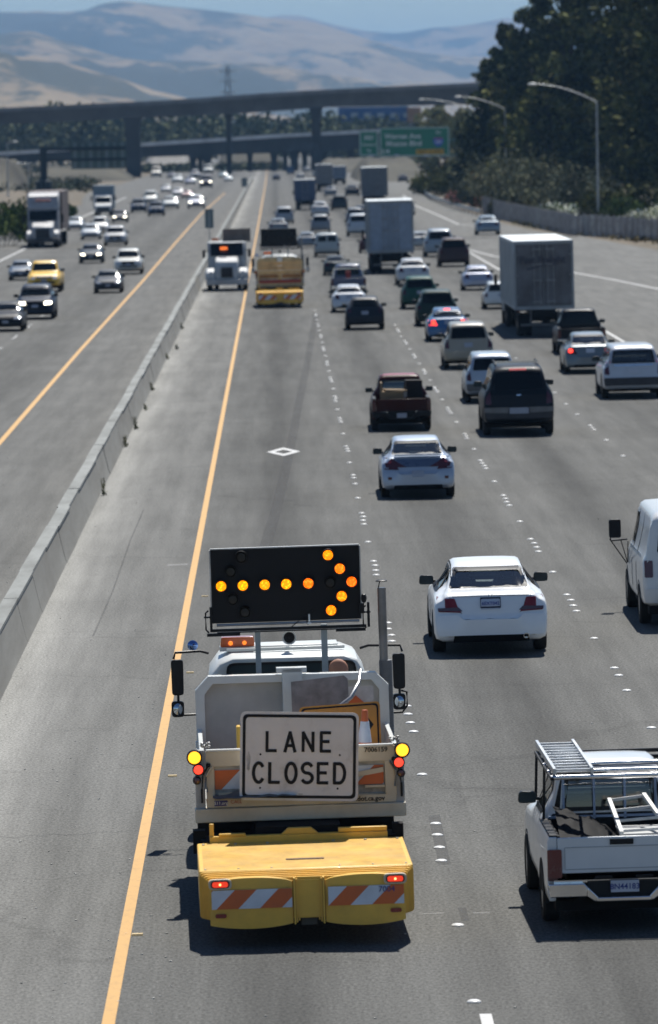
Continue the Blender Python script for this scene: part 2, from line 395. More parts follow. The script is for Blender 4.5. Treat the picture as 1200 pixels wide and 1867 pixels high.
# ------------------------------------------------------------------ median barrier
CONC = mat('barrier_concrete', (.20, .195, .175), .9, dirt=.35, dscale=1.2, grime=(.09, .085, .075), st=(1, .12, 1))
CTOP = mat('barrier_cap_concrete', (.205, .215, .205), .9, dirt=.35, dscale=1.5, grime=(.12, .12, .11), st=(1, .2, 1))
br = empty('median_barrier', (-4.735, 0, 0)); tag(br, 'long grey concrete barrier dividing the two roads with a pale worn top', 'barrier')
prof = [(-.29, 0), (-.25, .10), (-.11, .71), (.11, .71), (.25, .10), (.29, 0)]
mb = MB(); ys = [30]; 
while ys[-1] < 1150: ys.append(ys[-1]+6.1)
for i in range(len(ys)-1):
    dz = random.uniform(-.012, .012); dx = random.uniform(-.008, .008)
    mb.prism([(x+dx, z+(dz if z > .5 else 0)) for x, z in prof], 'y', ys[i]+.008, ys[i+1]-.008)
mb.build('barrier_wall', CONC, br)
mb = MB()
for i in range(len(ys)-1):
    mb.box((random.uniform(-.018, .018), (ys[i]+ys[i+1])/2, .745+random.uniform(-.004, .01)), (.25, 6.1+.02, .06))
mb.build('barrier_cap', CTOP, br)

# ------------------------------------------------------------------ foliage
def leafmat(name, stops, rough=.9):
    m, t, b = newmat(name); g = t.nodes.new('ShaderNodeNewGeometry')
    c = ramp(t, g.outputs['Random Per Island'], stops)
    n = ramp(t, noise(t, .32, 3), [(.35, .45), (.65, 1.8)])
    oi = t.nodes.new('ShaderNodeObjectInfo'); ov = ramp(t, oi.outputs['Random'], [(0, (.62, .66, .7)), (.5, (1, 1, 1)), (1, (1.5, 1.42, 1.25))])
    t.links.new(mixc(t, 1, mixc(t, 1, c, n, 'MULTIPLY'), ov, 'MULTIPLY'), b.inputs['Base Color']); b.inputs['Roughness'].default_value = rough
    b.inputs['Specular IOR Level'].default_value = .08
    return m
LEAF_D = leafmat('dark_conifer_leaf', [(0, (.022, .028, .008)), (.5, (.048, .056, .016)), (.85, (.080, .086, .028)), (1, (.12, .125, .05))])
LEAF_O = leafmat('olive_leaf', [(0, (.10, .105, .06)), (.5, (.15, .155, .09)), (.9, (.19, .19, .12)), (1, (.22, .215, .15))])
LEAF_F = leafmat('far_leaf', [(0, (.035, .045, .022)), (1, (.075, .085, .045))])
LEAF_G = leafmat('green_leaf', [(0, (.02, .04, .012)), (.6, (.05, .08, .02)), (1, (.11, .14, .045))])
LEAF_W = leafmat('white_blossom_leaf', [(0, (.03, .05, .02)), (.40, (.10, .14, .06)), (.55, (.62, .64, .56)), (1, (.85, .85, .80))])
LEAF_P = leafmat('pink_blossom_leaf', [(0, (.05, .06, .03)), (.30, (.10, .11, .06)), (.42, (.62, .26, .24)), (1, (.75, .38, .34))])
BARK = mat('bark', (.05, .04, .03), .9, dirt=.4)
def leaves(mb, c, r, n, s, sq=(1, 1, 1)):
    for _ in range(n):
        while True:
            p = Vector((random.uniform(-1, 1), random.uniform(-1, 1), random.uniform(-1, 1)))
            if .25 < p.length < 1: break
        p = Vector((p.x*r*sq[0], p.y*r*sq[1], p.z*r*sq[2])) + Vector(c)
        a = Vector((random.gauss(0, 1), random.gauss(0, 1), random.gauss(0, 1))).normalized()
        b = a.cross(Vector((random.gauss(0, 1), random.gauss(0, 1), random.gauss(0, 1)))).normalized()
        k = s*random.uniform(.5, 1.4)
        mb.add([p-a*k, p+b*k*.6, p+a*k, p-b*k*.6], [(0, 1, 2, 3)])
def tree(name, label, x, y, h, r, m=LEAF_D, nc=34, nl=90, s=.42, lo=.12, cat='tree', group='dark trees behind the roadside fence', shape='cone'):
    root = empty(name, (x, y, -.1)); tag(root, label, cat, group)
    tr = MB(); lean = Vector((random.uniform(-.5, .5), random.uniform(-.5, .5), 0))
    tp = [lean*(k/5)**1.5*2 + Vector((0, 0, h*.93*k/5)) for k in range(6)]
    tr.tube(tp, [h*.018*(1-.17*k) for k in range(6)], 8)
    cr = MB()
    for i in range(nc):
        t = lo + (1-lo)*((i+random.random())/nc); z = h*t
        if shape == 'cone': rr = r*(1.0-.72*t**1.7)*random.uniform(.55, 1.1)*min(1, .5+t*2)
        else: rr = r*math.sqrt(max(.05, 1-(2*t-1)**2))*random.uniform(.5, 1.05)
        a = random.uniform(0, 2*pi); c = Vector((cos(a)*rr*.8, sin(a)*rr*.8, z)) + lean*t*2
        base = Vector((0, 0, max(h*.05, z-rr*.5))) + lean*t*2
        tr.tube([base, (base+c)/2+Vector((0, 0, .25)), c], [h*.006, h*.004, h*.0015], 5)
        leaves(cr, c, max(.9, rr*.42+random.uniform(.2, .9)), nl, s, (1, 1, random.uniform(.5, .9)))
    tr.build('trunk', BARK, root); cr.build('crown', m, root, fix=False)
    return root
def bush(name, label, x, y, w_, h, m, n=900, s=.14, cat='bush', group=None, d=None):
    root = empty(name, (x, y, -.05)); tag(root, label, cat, group)
    st = MB(); cr = MB(); nc = max(5, int(w_*2.2))
    for i in range(nc):
        px_ = (i+.5)/nc*w_-w_/2+random.uniform(-.3, .3); hh = h*random.uniform(.62, 1)*(1-.35*abs(2*px_/w_)**3)
        py_ = random.uniform(-1, 1)*(d or w_*.3)*.5
        st.tube([(px_*.6, py_*.5, 0), (px_, py_, hh*.6)], [.04, .015], 5)
        leaves(cr, (px_, py_, hh*.55), max(.4, hh*.45), n//nc, s, (1.15, 1.15, 1))
    st.build('stem', BARK, root); cr.build('foliage', m, root, fix=False); return root

TL = ['tall dark tree, leftmost of the row behind the fence, rising above the flyover end', 'dark tree second from the left with a bushy round top against the hills',
      'dark tree third from the left whose top stands out against the sky', 'tall dark tree just left of the nearest street lamp pole', 'tall dark tree right behind the nearest street lamp pole',
      'tall dark tree just right of the nearest street lamp pole', 'tall dark tree near the right edge with drooping boughs', 'tallest dark tree at the right edge of the picture',
      'dark tree cut by the right edge, closest behind the fence']
TR = [(908, 100, 690, 4.6, 400), (935, 58, 665, 5.0, 400), (985, -10, 640, 6.2, 400), (1040, -70, 620, 6.5, 400), (1095, -110, 600, 7, 400), (1150, -120, 575, 7, 0), (1200, -140, 560, 7.5, 0), (1255, -150, 545, 8, 0), (1215, -60, 520, 6, 0)]
for (px, pt, Y, r, _), lb in zip(TR, TL):
    Y += 90
    p = atY(px, 300, Y); top = atY(px, pt, Y).z
    tree('roadside_tree', lb, p.x, Y, top+.5, r, nc=52, nl=130, s=.42, lo=.12)
# lower filler trees behind
for (px, pt, Y, r), lb in zip(((885, 235, 760, 5.0), (905, 160, 740, 4.5), (855, 205, 860, 5.0), (815, 200, 930, 5.0), (1010, 120, 700, 6.5), (1110, 60, 690, 7), (968, 62, 730, 6.5), (1060, 20, 720, 7)),
        ('low dark tree beside the teal gantry post', 'dark tree right behind the teal gantry post', 'brownish green tree behind the far street lamps', 'rounded dark tree left of the far street lamps, over the green sign',
         'dark inner tree filling the gap left of the nearest lamp arm', 'dark inner tree filling the gap right of the nearest lamp pole', 'dark inner tree right behind the nearest lamp head', 'dark inner tree between the nearest lamp head and its pole')):
    p = atY(px, 300, Y); top = atY(px, pt, Y).z
    tree('roadside_tree', lb, p.x, Y, top, r, LEAF_D if px > 870 else LEAF_O, nc=34, nl=110, s=.5, lo=.05, shape='round')
# shrubs in front of the trees
for (px, pt, Y, w_, m, lb, g) in (
   (868, 268, 640, 6, LEAF_O, 'olive green shrub mound at the left of the big shrub mass', 0), (915, 255, 625, 7, LEAF_O, 'large rounded olive shrub in the middle of the shrub mass', 0),
   (965, 268, 600, 7, LEAF_O, 'olive grey shrub left of the nearest lamp pole', 0), (1030, 290, 580, 6, LEAF_O, 'olive shrub just left of the foot of the nearest lamp pole', 0),
   (925, 330, 585, 6, LEAF_O, 'low olive shrub right behind the fence end', 0), (780, 300, 800, 7, LEAF_D, 'dark shrub mass under the green sign, nearest the road', 0),
   (820, 290, 760, 7, LEAF_D, 'dark shrub mass left of the orange diamond sign', 0), (865, 318, 680, 5, LEAF_D, 'dark shrub right of the orange diamond sign', 0),
   (1085, 330, 560, 6, LEAF_D, 'dark green shrub right of the nearest lamp pole', 0), (1160, 325, 545, 7, LEAF_D, 'dark green shrub at the right edge above the fence', 0)):
    p = atY(px, 380, Y); top = atY(px, pt, Y).z
    bush('shrub', lb, p.x+1.5, Y, w_, top, m, 3600, .19, 'shrub', 'shrubs behind the roadside fence', 5)
for (px, pt, Y, w_, m, lb, g) in (
   (1000, 362, 535, 3.6, LEAF_W, 'oleander with white flowers looking over the fence, left one', 'flowering bushes along the fence'),
   (1120, 352, 505, 4.2, LEAF_G, 'bright green bush over the fence right of the lamp pole', 'flowering bushes along the fence'),
   (1168, 358, 500, 4.5, LEAF_W, 'white flowering oleander over the fence at the right edge', 'flowering bushes along the fence'),
   (822, 345, 690, 2.6, LEAF_P, 'pink flowering oleander below the orange diamond sign', 'flowering bushes along the fence'),
   (868, 352, 650, 2.4, LEAF_P, 'pink flowering oleander nearer the guardrail', 'flowering bushes along the fence')):
    p = atY(px, 390, Y); top = atY(px, pt, Y).z
    bush('oleander', lb, p.x+.8, Y, w_, top, m, 1300, .15, 'bush', g, 2.2)
# left roadside bushes
for (px, pt, Y, w_, lb) in ((-12, 352, 470, 6, 'dark green bush at the left edge beside the white lorry'), (25, 362, 500, 5, 'dark green bush just left of the white lorry'),
                            (62, 350, 560, 5, 'dark green bush behind the white lorry cab'), (118, 368, 640, 2.6, 'small dry bush on the grass island behind the lorry')):
    p = atY(px, 400, Y); top = atY(px, pt, Y).z
    bush('roadside_bush', lb, p.x, Y, w_, max(1.3, top), LEAF_G, 1600, .2, 'bush', 'bushes beside the opposite road', 4)
# dry grass strip before the fence
gm = leafmat('dry_weed_leaf', [(0, (.07, .075, .03)), (.5, (.20, .16, .08)), (1, (.30, .24, .13))])
mb = MB()
fpts = [at(*p) for p in ((1230, 452), (1200, 446), (1047, 430), (975, 418), (930, 408))]
for a, b in zip(fpts[:-1], fpts[1:]):
    for i in range(260):
        t = random.random(); q = a.lerp(b, t); leaves(mb, (q.x+random.uniform(.2, 4.5), q.y+random.uniform(-4, 12), .15), .35, 4, .14, (1, 1, .6))
tag(mb.build('dry_grass', gm, fix=False), 'dry weeds and grass growing between the pavement and the fence', 'grass', kind='stuff')
mb = MB(); rs_ = random.Random(5)
for _ in range(700):
    q = at(rs_.uniform(-60, 235), rs_.uniform(298, 352)); edge_x = q.x
    if q.x > -24-(q.y-700)*.028: continue
    leaves(mb, (q.x, q.y, rs_.uniform(.2, .9)), rs_.uniform(.6, 1.8), 14, .35, (1.5, 1.5, .6))
tag(mb.build('roadside_scrub', LEAF_F, fix=False), 'low dark scrub on the dry ground beyond the oncoming road', 'scrub', kind='stuff')
mb = MB()
for _ in range(420):
    q = at(rs_.choice((rs_.uniform(395, 515), rs_.uniform(262, 350), rs_.uniform(590, 760))), 300); Y_ = rs_.uniform(1480, 1500)
    p = atY(600+(q.x*F/q.y if False else 0), 300, Y_) if False else atY(rs_.choice((rs_.uniform(398, 512), rs_.uniform(265, 350), rs_.uniform(590, 700))), 300, Y_)
    leaves(mb, (p.x, Y_, rs_.uniform(.2, 1.6)), rs_.uniform(.8, 2.0), 14, .5, (1.5, 1.5, .6))
tag(mb.build('embankment_scrub', LEAF_F, fix=False), 'scattered scrub growing at the foot of the slopes under the low overpass', 'scrub', kind='stuff')
# weeds at the barrier foot
for i, (px, py) in enumerate(((187, 903), (226, 815), (245, 783), (263, 748), (275, 712), (303, 655), (320, 637), (330, 600))):
    q = at(px, py); root = empty('weed', (q.x+.03, q.y, 0)); hgt = (.42, .34, .40, .22, .3, .25, .22, .3)[i]
    tag(root, ('weed growing at the barrier foot, nearest one', 'second nearest weed at the barrier foot, thin and upright', 'tall thin weed at the barrier foot, third from the nearest', 'round dark weed at the barrier foot just beyond the thin ones',
        'small weed at the barrier foot, fifth from the nearest', 'small weed at the barrier foot, sixth from the nearest', 'tiny weed at the barrier foot, seventh from the nearest', 'farthest dark weed at the barrier foot')[i], 'weed', 'weeds along the barrier')
    mb = MB(); st = MB()
    for k in range(7): st.tube([(0, 0, 0), (random.uniform(-.08, .08), random.uniform(-.15, .15), hgt)], [.008, .003], 4)
    leaves(mb, (0, 0, hgt*.5), hgt*.5, 45, .028, (.3, .6, 1)); leaves(mb, (.03, 0, .06), .11, 40, .03, (.7, 1.4, .5))
    st.build('stem', LEAF_O, root); mb.build('foliage', LEAF_O, root, fix=False)

# ------------------------------------------------------------------ hills
def lerp_tab(tab, x):
    if x <= tab[0][0]: return tab[0][1]
    for (a, b), (c, d) in zip(tab[:-1], tab[1:]):
        if x <= c: return b+(d-b)*(x-a)/(c-a)
    return tab[-1][1]
from mathutils import noise as mn
ridges = [(2700, 900, [(-600, 80), (-100, 105), (0, 115), (80, 125), (150, 138), (220, 152), (280, 170), (350, 186), (450, 205), (700, 235), (1400, 240)]),
          (4300, 1100, [(-600, 40), (-100, 52), (0, 64), (60, 58), (120, 76), (200, 100), (300, 112), (400, 120), (500, 136), (600, 150), (800, 156), (1400, 160)]),
          (6500, 1500, [(-600, 30), (-100, 20), (0, 20), (60, 22), (120, 24), (165, 20), (190, 9), (235, 4), (280, 6), (350, 16), (425, 24), (500, 33), (560, 39), (600, 48), (660, 67), (720, 86), (800, 100), (900, 112), (1400, 125)]),
          (9500, 1800, [(-600, 60), (400, 50), (500, 32), (560, 34), (600, 46), (650, 56), (700, 62), (735, 63), (800, 52), (850, 47), (930, 33), (975, 38), (1100, 45), (1400, 50)])]
mb = MB(); NX, NY = 150, 150; vs = []
for j in range(NY+1):
    Y = 4200 + 19000*(j/NY)**1.15
    for i in range(NX+1):
        px = -500 + 1800*i/NX; X = atY(px, 250, Y).x; z = 0
        for Yr, wd, tab in ridges:
            Yr *= 2; wd *= 2
            hr = atY(px, lerp_tab(tab, px + 18*mn.noise(Vector((X/800, Y/1200, 1)))), Yr).z
            hr = hr*(1 + 0*X)
            dd = (Y-Yr)/wd; dd = dd*(1.0 if dd < 0 else .8)
            k = max(0, 1-abs(dd)); k = k*k*(3-2*k); k = k**.75
            z = max(z, hr*k)
        if z > 3:
            n = mn.fractal(Vector((X/420, Y/760, .3)), .85, 2.1, 6); edge_k = min(1, z/80)
            nr = min(abs(Y-2*a)/(2*b_) for a, b_, _ in ridges)
            z += n*70*edge_k*min(1, nr*2.0) + mn.noise(Vector((X/110, Y/400, 2)))*5.0*edge_k
        vs.append((X, Y, z-.5))
fs = [(j*(NX+1)+i, j*(NX+1)+i+1, (j+1)*(NX+1)+i+1, (j+1)*(NX+1)+i) for j in range(NY) for i in range(NX)]
hm, t, b = newmat('hill_grass')
n1 = noise(t, .0030, 12, .70, stretch=(1, .45, 2.6)); n2 = noise(t, .024, 5, .7)
sm = t.nodes.new('ShaderNodeMath'); sm.operation = 'MULTIPLY_ADD'; sm.inputs[1].default_value = .22; t.links.new(n2, sm.inputs[0]); gp_ = t.nodes.new('ShaderNodeNewGeometry'); sp_ = t.nodes.new('ShaderNodeSeparateXYZ'); t.links.new(gp_.outputs['Position'], sp_.inputs[0])
mr_ = t.nodes.new('ShaderNodeMapRange'); t.links.new(sp_.outputs[0], mr_.inputs[0])
for k_, v_ in ((1, -660), (2, -120), (3, .07), (4, -.015)): mr_.inputs[k_].default_value = v_
ma_ = t.nodes.new('ShaderNodeMath'); ma_.operation = 'ADD'; t.links.new(mr_.outputs[0], ma_.inputs[0]); t.links.new(n1, ma_.inputs[1]); t.links.new(ma_.outputs[0], sm.inputs[2])
fac = ramp(t, sm.outputs[0], [(.585, 0), (.635, 1)])
tan_ = ramp(t, noise(t, .012, 6), [(.3, (.125, .092, .06)), (.7, (.20, .155, .095))])
t.links.new(mixc(t, fac, tan_, (.014, .022, .018)), b.inputs['Base Color']); b.inputs['Roughness'].default_value = .95
mb.add(vs, fs); tag(mb.build('hills', hm, angle=180), kind='structure')

# ------------------------------------------------------------------ flyovers
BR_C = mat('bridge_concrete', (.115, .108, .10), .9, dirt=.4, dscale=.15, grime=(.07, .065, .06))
BR_Q = mat('sunlit_parapet_concrete', (.78, .76, .73), .85, dirt=.2, dscale=.3)  # low overpass parapet whitened to paint in its sunlit line
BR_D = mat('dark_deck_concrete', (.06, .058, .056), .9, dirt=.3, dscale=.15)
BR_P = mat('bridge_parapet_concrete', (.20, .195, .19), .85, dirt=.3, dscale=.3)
def bridge(name, label, path, depth_m, wid, cols, colw, group='elevated road bridges'):
    root = empty(name, (0, path[0][1].y, 0)); tag(root, label, 'bridge', group)
    oy = path[0][1].y
    dk = MB(); pr = MB(); rl = MB()
    for (ta, a, ba), (tb, b2, bb) in zip(path[:-1], path[1:]):
        for mbx, z0a, z1a, z0b, z1b, y0, y1 in ((dk, ba.z, a.z-1.0, bb.z, b2.z-1.0, 1.2, wid-1.2), (dk, a.z-1.4, a.z-.9, b2.z-1.4, b2.z-.9, 0, wid), (pr, a.z-.9, a.z, b2.z-.9, b2.z, 0, .3), (pr, a.z-.9, a.z, b2.z-.9, b2.z, wid-.3, wid)):
            vs = []
            for P, z0, z1 in ((a, z0a, z1a), (b2, z0b, z1b)):
                for yy, zz in ((y0, z0), (y1, z0), (y1, z1), (y0, z1)): vs.append((P.x, P.y-oy+yy, zz))
            mbx.add(vs, [(0, 1, 2, 3), (4, 7, 6, 5), (0, 4, 5, 1), (1, 5, 6, 2), (2, 6, 7, 3), (3, 7, 4, 0)])
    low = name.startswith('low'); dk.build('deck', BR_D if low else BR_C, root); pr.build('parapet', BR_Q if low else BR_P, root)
    for (px, wpx, ytop, Y) in cols:
        p = atY(px, 300, Y); top = atY(px, ytop, Y).z; w_ = wpx*Y/F; cm = MB()
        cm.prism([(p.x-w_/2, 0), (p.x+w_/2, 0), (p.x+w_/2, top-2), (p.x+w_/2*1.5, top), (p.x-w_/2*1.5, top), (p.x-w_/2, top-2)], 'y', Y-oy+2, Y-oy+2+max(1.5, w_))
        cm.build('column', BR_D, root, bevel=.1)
    return root
def path_(pts): return [(i, atY(px, t, Y), atY(px, b_, Y)) for i, (px, t, b_, Y) in enumerate(pts)]
bridge('high_flyover', 'high curving concrete flyover crossing the whole view in front of the hills', path_([(-250, 203, 240, 1290), (0, 197, 227, 1300), (300, 183, 213, 1310), (450, 172, 206, 1315), (600, 163, 195, 1320), (880, 150, 190, 1330), (1150, 140, 182, 1340)]),
       0, 11, ((243, 27, 212, 1300), (578, 17, 196, 1318), (418, 10, 208, 1314), (905, 22, 188, 1330), (-120, 30, 230, 1295)), 3)
bridge('low_overpass', 'lower concrete overpass with pale parapet crossing under the high flyover', path_([(-250, 284, 300, 1440), (0, 277, 298, 1440), (250, 261, 287, 1440), (500, 245, 279, 1440), (720, 234, 268, 1440), (1000, 224, 252, 1440)]),
       0, 14, ((352, 11, 282, 1445), (378, 14, 280, 1445), (365, 9, 281, 1446), (456, 8, 279, 1446), (520, 8, 277, 1446), (572, 10, 273, 1446), (500, 11, 277, 1446), (537, 14, 275, 1446), (556, 10, 273, 1446), (590, 12, 270, 1446), (640, 12, 268, 1446), (250, 14, 284, 1444), (150, 14, 290, 1444)), 3)
for (px, py, wd_, lb) in ((482, 244, 2.0, 'pale car crossing the low overpass right of the middle'), (150, 262, 1.8, 'pale car crossing the low overpass at the left'), (88, 266, 2.2, 'white car crossing the low overpass at the far left')):
    pass
# embankments beside and behind the low overpass
def mound(px0, px1, Y, top_px, col_m, depth=60, name='embankment'):
    a = atY(px0, 300, Y); b_ = atY(px1, 300, Y); zt = atY((px0+px1)/2, top_px, Y+depth*.5).z; mb = MB(); n = 26; m_ = 8; vs = []
    for j in range(m_+1):
        for i in range(n+1):
            u, v = i/n, j/m_; k = min(1, min(u, 1-u)*5)**.7*min(1, v*1.6)**.9
            vs.append((a.x+(b_.x-a.x)*u, Y+depth*v, zt*k*(1+.10*mn.noise(Vector((u*9, v*4, Y)))) - .2))
    fs = [(j*(n+1)+i, j*(n+1)+i+1, (j+1)*(n+1)+i+1, (j+1)*(n+1)+i) for j in range(m_) for i in range(n)]
    return tag(mb.add(vs, fs).build(name, col_m, angle=180), kind='structure')
GR2 = mat('pale_dry_earth', (.062, .056, .036), .95, dirt=.4, dscale=.05, grime=(.15, .13, .08))
GR3 = mat('grey_slope_paving', (.17, .165, .155), .9, dirt=.3, dscale=.05)
mound(390, 520, 1500, 262, GR2); mound(255, 355, 1500, 266, GR3); mound(40, 240, 1200, 303, GR2, 40); mound(575, 700, 1350, 288, GR2, 80); mound(655, 800, 1050, 287, GR2, 140); mound(-120, 30, 1000, 290, GR2, 60)
# distant tree belt between the bridges and the hills
mb = MB(); 
for i in range(520):
    px = random.uniform(-150, 1000); Y = random.uniform(1620, 1800); topy = 212 + 14*mn.noise(Vector((px/60, 3, 0))) + (14 if 425 < px < 555 else 0) + (22 if px > 600 else 0)
    p = atY(px, topy, Y); z = p.z*random.uniform(.35, .95)
    leaves(mb, (p.x, Y, z), random.uniform(3, 6), 60, 1.0, (1.2, 1, .9))
tag(mb.build('distant_woodland', LEAF_F, fix=False), 'hazy belt of dark trees beyond the bridges', 'woodland', kind='stuff')
# blue roofed building far away
bb = empty('blue_roofed_building', (atY(680, 220, 1800).x, 1800, 0)); tag(bb, 'long low blue building with an orange end seen under the flyover', 'building')
def bx2(px0, px1, py0, py1, Y, m, nm, par, d=30, oy=0):
    a, b_ = atY(px0, py0, Y), atY(px1, py1, Y); mb = MB(); zb = min(a.z, b_.z)
    mb.box(((a.x+b_.x)/2-par.location.x, Y-par.location.y+d/2+oy, (a.z+b_.z)/2), (abs(b_.x-a.x), d, abs(a.z-b_.z))); return mb.build(nm, m, par)
bx2(618, 745, 196, 222, 1800, mat('blue_cladding', (.03, .10, .28), .6, dirt=.1), 'wall', bb)
bx2(618, 770, 222, 305, 1800, mat('pale_wall', (.38, .36, .33), .8), 'lower_wall', bb)
bx2(742, 768, 196, 222, 1799, mat('orange_cladding', (.40, .17, .05), .6, dirt=.1), 'end_panel', bb)
for k in range(5): bx2(640+k*24, 652+k*24, 206, 214, 1799.4, mat('pale_sign_panel', (.5, .52, .55), .6), 'window', bb, .4)
p = atY(416, 170, 2300)
tw = empty('transmission_tower', (p.x, 2300, 0)); tag(tw, 'thin hazy lattice tower standing behind the high flyover', 'tower'); tw_h = atY(416, 121, 2300).z
mb = MB()
for sx in (-1, 1):
    for sy in (-1, 1): mb.bar((sx*2.6, sy*2.6, 0), (sx*.5, sy*.5, tw_h), .5)
for k in range(8):
    z0 = tw_h*k/8; z1 = tw_h*(k+1)/8; r_0 = 2.6-2.1*k/8; r_1 = 2.6-2.1*(k+1)/8
    for sy in (-1, 1): mb.bar((-r_0, sy*r_0, z0), (r_1, sy*r_1, z1), .25); mb.bar((r_0, sy*r_0, z0), (-r_1, sy*r_1, z1), .25)
for zz in (.72, .84, .95): mb.bar((-3.4, 0, tw_h*zz), (3.4, 0, tw_h*zz), .4)
mb.build('lattice', STEEL, tw)

# ------------------------------------------------------------------ street lamps
GALV = mat('galvanised_steel', (.40, .42, .43), .5, .6, dirt=.2)
TEAL = mat('teal_painted_steel', (.10, .20, .23), .6, .2, dirt=.2)
def lamp(px, pyt, Y, lx, ly, label, m=GALV):
    p = atY(px, pyt, Y); q = atY(lx, ly, Y); root = empty('street_lamp', (p.x, Y, 0)); tag(root, label, 'street lamp', 'street lamps on the right')
    h = p.z; dx = q.x-p.x; dz = q.z-h
    MB().tube([(0, 0, 0), (0, 0, h)], [.13, .08], 10).lathe([(.22, 0), (.22, .25), (.13, .3)], 'z', (0, 0, 0), 10).build('pole', m, root)
    MB().tube([(dx*t, 0, h+dz*(1-(1-t)**1.8)) for t in (0, .2, .4, .6, .8, .92)], [.07, .065, .06, .05, .045, .04], 8).build('arm', m, root)
    MB().sphere((dx-.05, 0, h+dz-.02), .45, 12, 0, (1, .45, .28)).build('lamp_head', mat('lamp_head_grey', (.62, .64, .64), .4), root)
lamp(1088, 186, 505, 972, 153, 'nearest street lamp with a long curved arm, in front of the dark trees')
lamp(921, 199, 700, 836, 176, 'second street lamp, its curved arm beside the teal gantry post')
lamp(857, 197, 840, 769, 181, 'farthest of the three arched street lamps, over the green sign')
lamp(924, 226, 900, 914, 219, 'small distant street lamp right of the teal gantry post')
lamp(1003, 240, 760, 1022, 222, 'faint street lamp deep between the dark trees, arm pointing right')
lamp(52, 300, 1000, 35, 297, 'thin distant street lamp at the far left')
lamp(13, 262, 900, 28, 258, 'thin distant street lamp closest to the left edge')

# ------------------------------------------------------------------ signs
GREEN = mat('green_sign_sheet', (.012, .20, .12), .45, dirt=.12, dscale=.6)
SGW = mat('white_sign_lettering', (.78, .80, .78), .5, dirt=0)
YS = 830
pp = atY(895, 150, YS); gan = empty('overhead_sign_gantry', (pp.x, YS, 0)); tag(gan, 'teal steel post with a long thin arm carrying the green motorway signs', 'gantry')
ht = pp.z; zb_ = atY(895, 281, YS).z; x0 = atY(655, 290, YS).x-pp.x
MB().tube([(0, 0, 0), (0, 0, ht)], .42, 12).build('post', TEAL, gan)
mb = MB()
for zz in (zb_, zb_+2.2): mb.bar((x0, .9, zz), (.9, .9, zz), .16)
for k in range(16):
    xa = x0*k/16; mb.bar((xa, .9, zb_), (xa+x0/16, .9, zb_+2.2), .09)
mb.build('truss', TEAL, gan); MB().box((x0*.45, -.5, zb_-.25), (abs(x0)*1.0, .6, .06)).build('walkway', GALV, gan)
def gsign(px0, px1, py0, py1, label, name='green_motorway_sign', Y=YS-1):
    a = atY(px0, py0, Y); b_ = atY(px1, py1, Y); w_, h_ = b_.x-a.x, a.z-b_.z
    root = empty(name, ((a.x+b_.x)/2, Y, b_.z)); tag(root, label, 'sign', 'green motorway signs')
    MB().prism(rpoly([(-w_/2, 0), (w_/2, 0), (w_/2, h_), (-w_/2, h_)], .3), 'y', 0, .08).build('panel', GREEN, root)
    fr = MB(); t_ = .09
    for (cx, cz, sx, sz) in ((0, .12, w_-.24, t_), (0, h_-.12, w_-.24, t_), (-w_/2+.12, h_/2, t_, h_-.24-t_*2), (w_/2-.12, h_/2, t_, h_-.24-t_*2)): fr.box((cx, -.006, cz), (sx, .012, sz))
    fr.build('border', SGW, root)
    return root, w_, h_
g, w_, h_ = gsign(692, 820, 233, 284, 'large green overhead sign with two lines of white words, blue shield and yellow strip')
text_mesh('Warren Ave', 1.05, 'lettering', SGW, g, (-w_*.17, -.02, h_*.69), bold=.015)
text_mesh('Mission Blvd', 1.05, 'lettering', SGW, g, (-w_*.155, -.02, h_*.44), bold=.015)
text_mesh('1/4', 1.0, 'lettering', SGW, g, (-w_*.42, -.02, h_*.18), bold=.015)
text_mesh('TO', .55, 'lettering', SGW, g, (w_*.34, -.02, h_*.80), bold=.01)
sh = [(-.62, .45), (-.35, .60), (0, .50), (.35, .60), (.62, .45), (.70, 0), (.45, -.5), (0, -.75), (-.45, -.5), (-.70, 0)]
MB().prism([(w_*.34+x*1.1, h_*.5+z*1.05) for x, z in sh], 'y', -.03, 0).build('route_shield', mat('blue_shield', (.05, .13, .50), .5, dirt=0), g)
MB().prism([(w_*.34+x*1.04, h_*.5+.36+z) for x, z in ((-.6, 0), (.6, 0), (.62, .14), (-.62, .14))], 'y', -.04, -.031).build('shield_top', mat('red_shield_band', (.45, .03, .03), .5, dirt=0), g)
text_mesh('680', .62, 'lettering', SGW, g, (w_*.34, -.045, h_*.48))
yl = MB(); yl.box((w_*.22, -.02, h_*.15), (w_*.40, .04, h_*.17)).build('exit_only_strip', mat('yellow_sign_strip', (.62, .36, .03), .5, dirt=0), g)
text_mesh('EXIT', .62, 'lettering', BLACK, g, (w_*.11, -.05, h_*.15), bold=.01); text_mesh('ONLY', .62, 'lettering', BLACK, g, (w_*.34, -.05, h_*.15), bold=.01)
MB().prism([(w_*.205, h_*.18), (w_*.24, h_*.18), (w_*.222, h_*.10)], 'y', -.05, -.041).build('arrow', BLACK, g)
g2, w2, h2 = gsign(655, 690, 239, 284, 'small green overhead sign left of the large green sign, cut short lettering', Y=YS-1)
text_mesh('880', .9, 'lettering', SGW, g2, (0, -.02, h2*.72)); text_mesh('Oakland', .62, 'lettering', SGW, g2, (0, -.02, h2*.45)); text_mesh('N', .8, 'lettering', SGW, g2, (0, -.02, h2*.2))
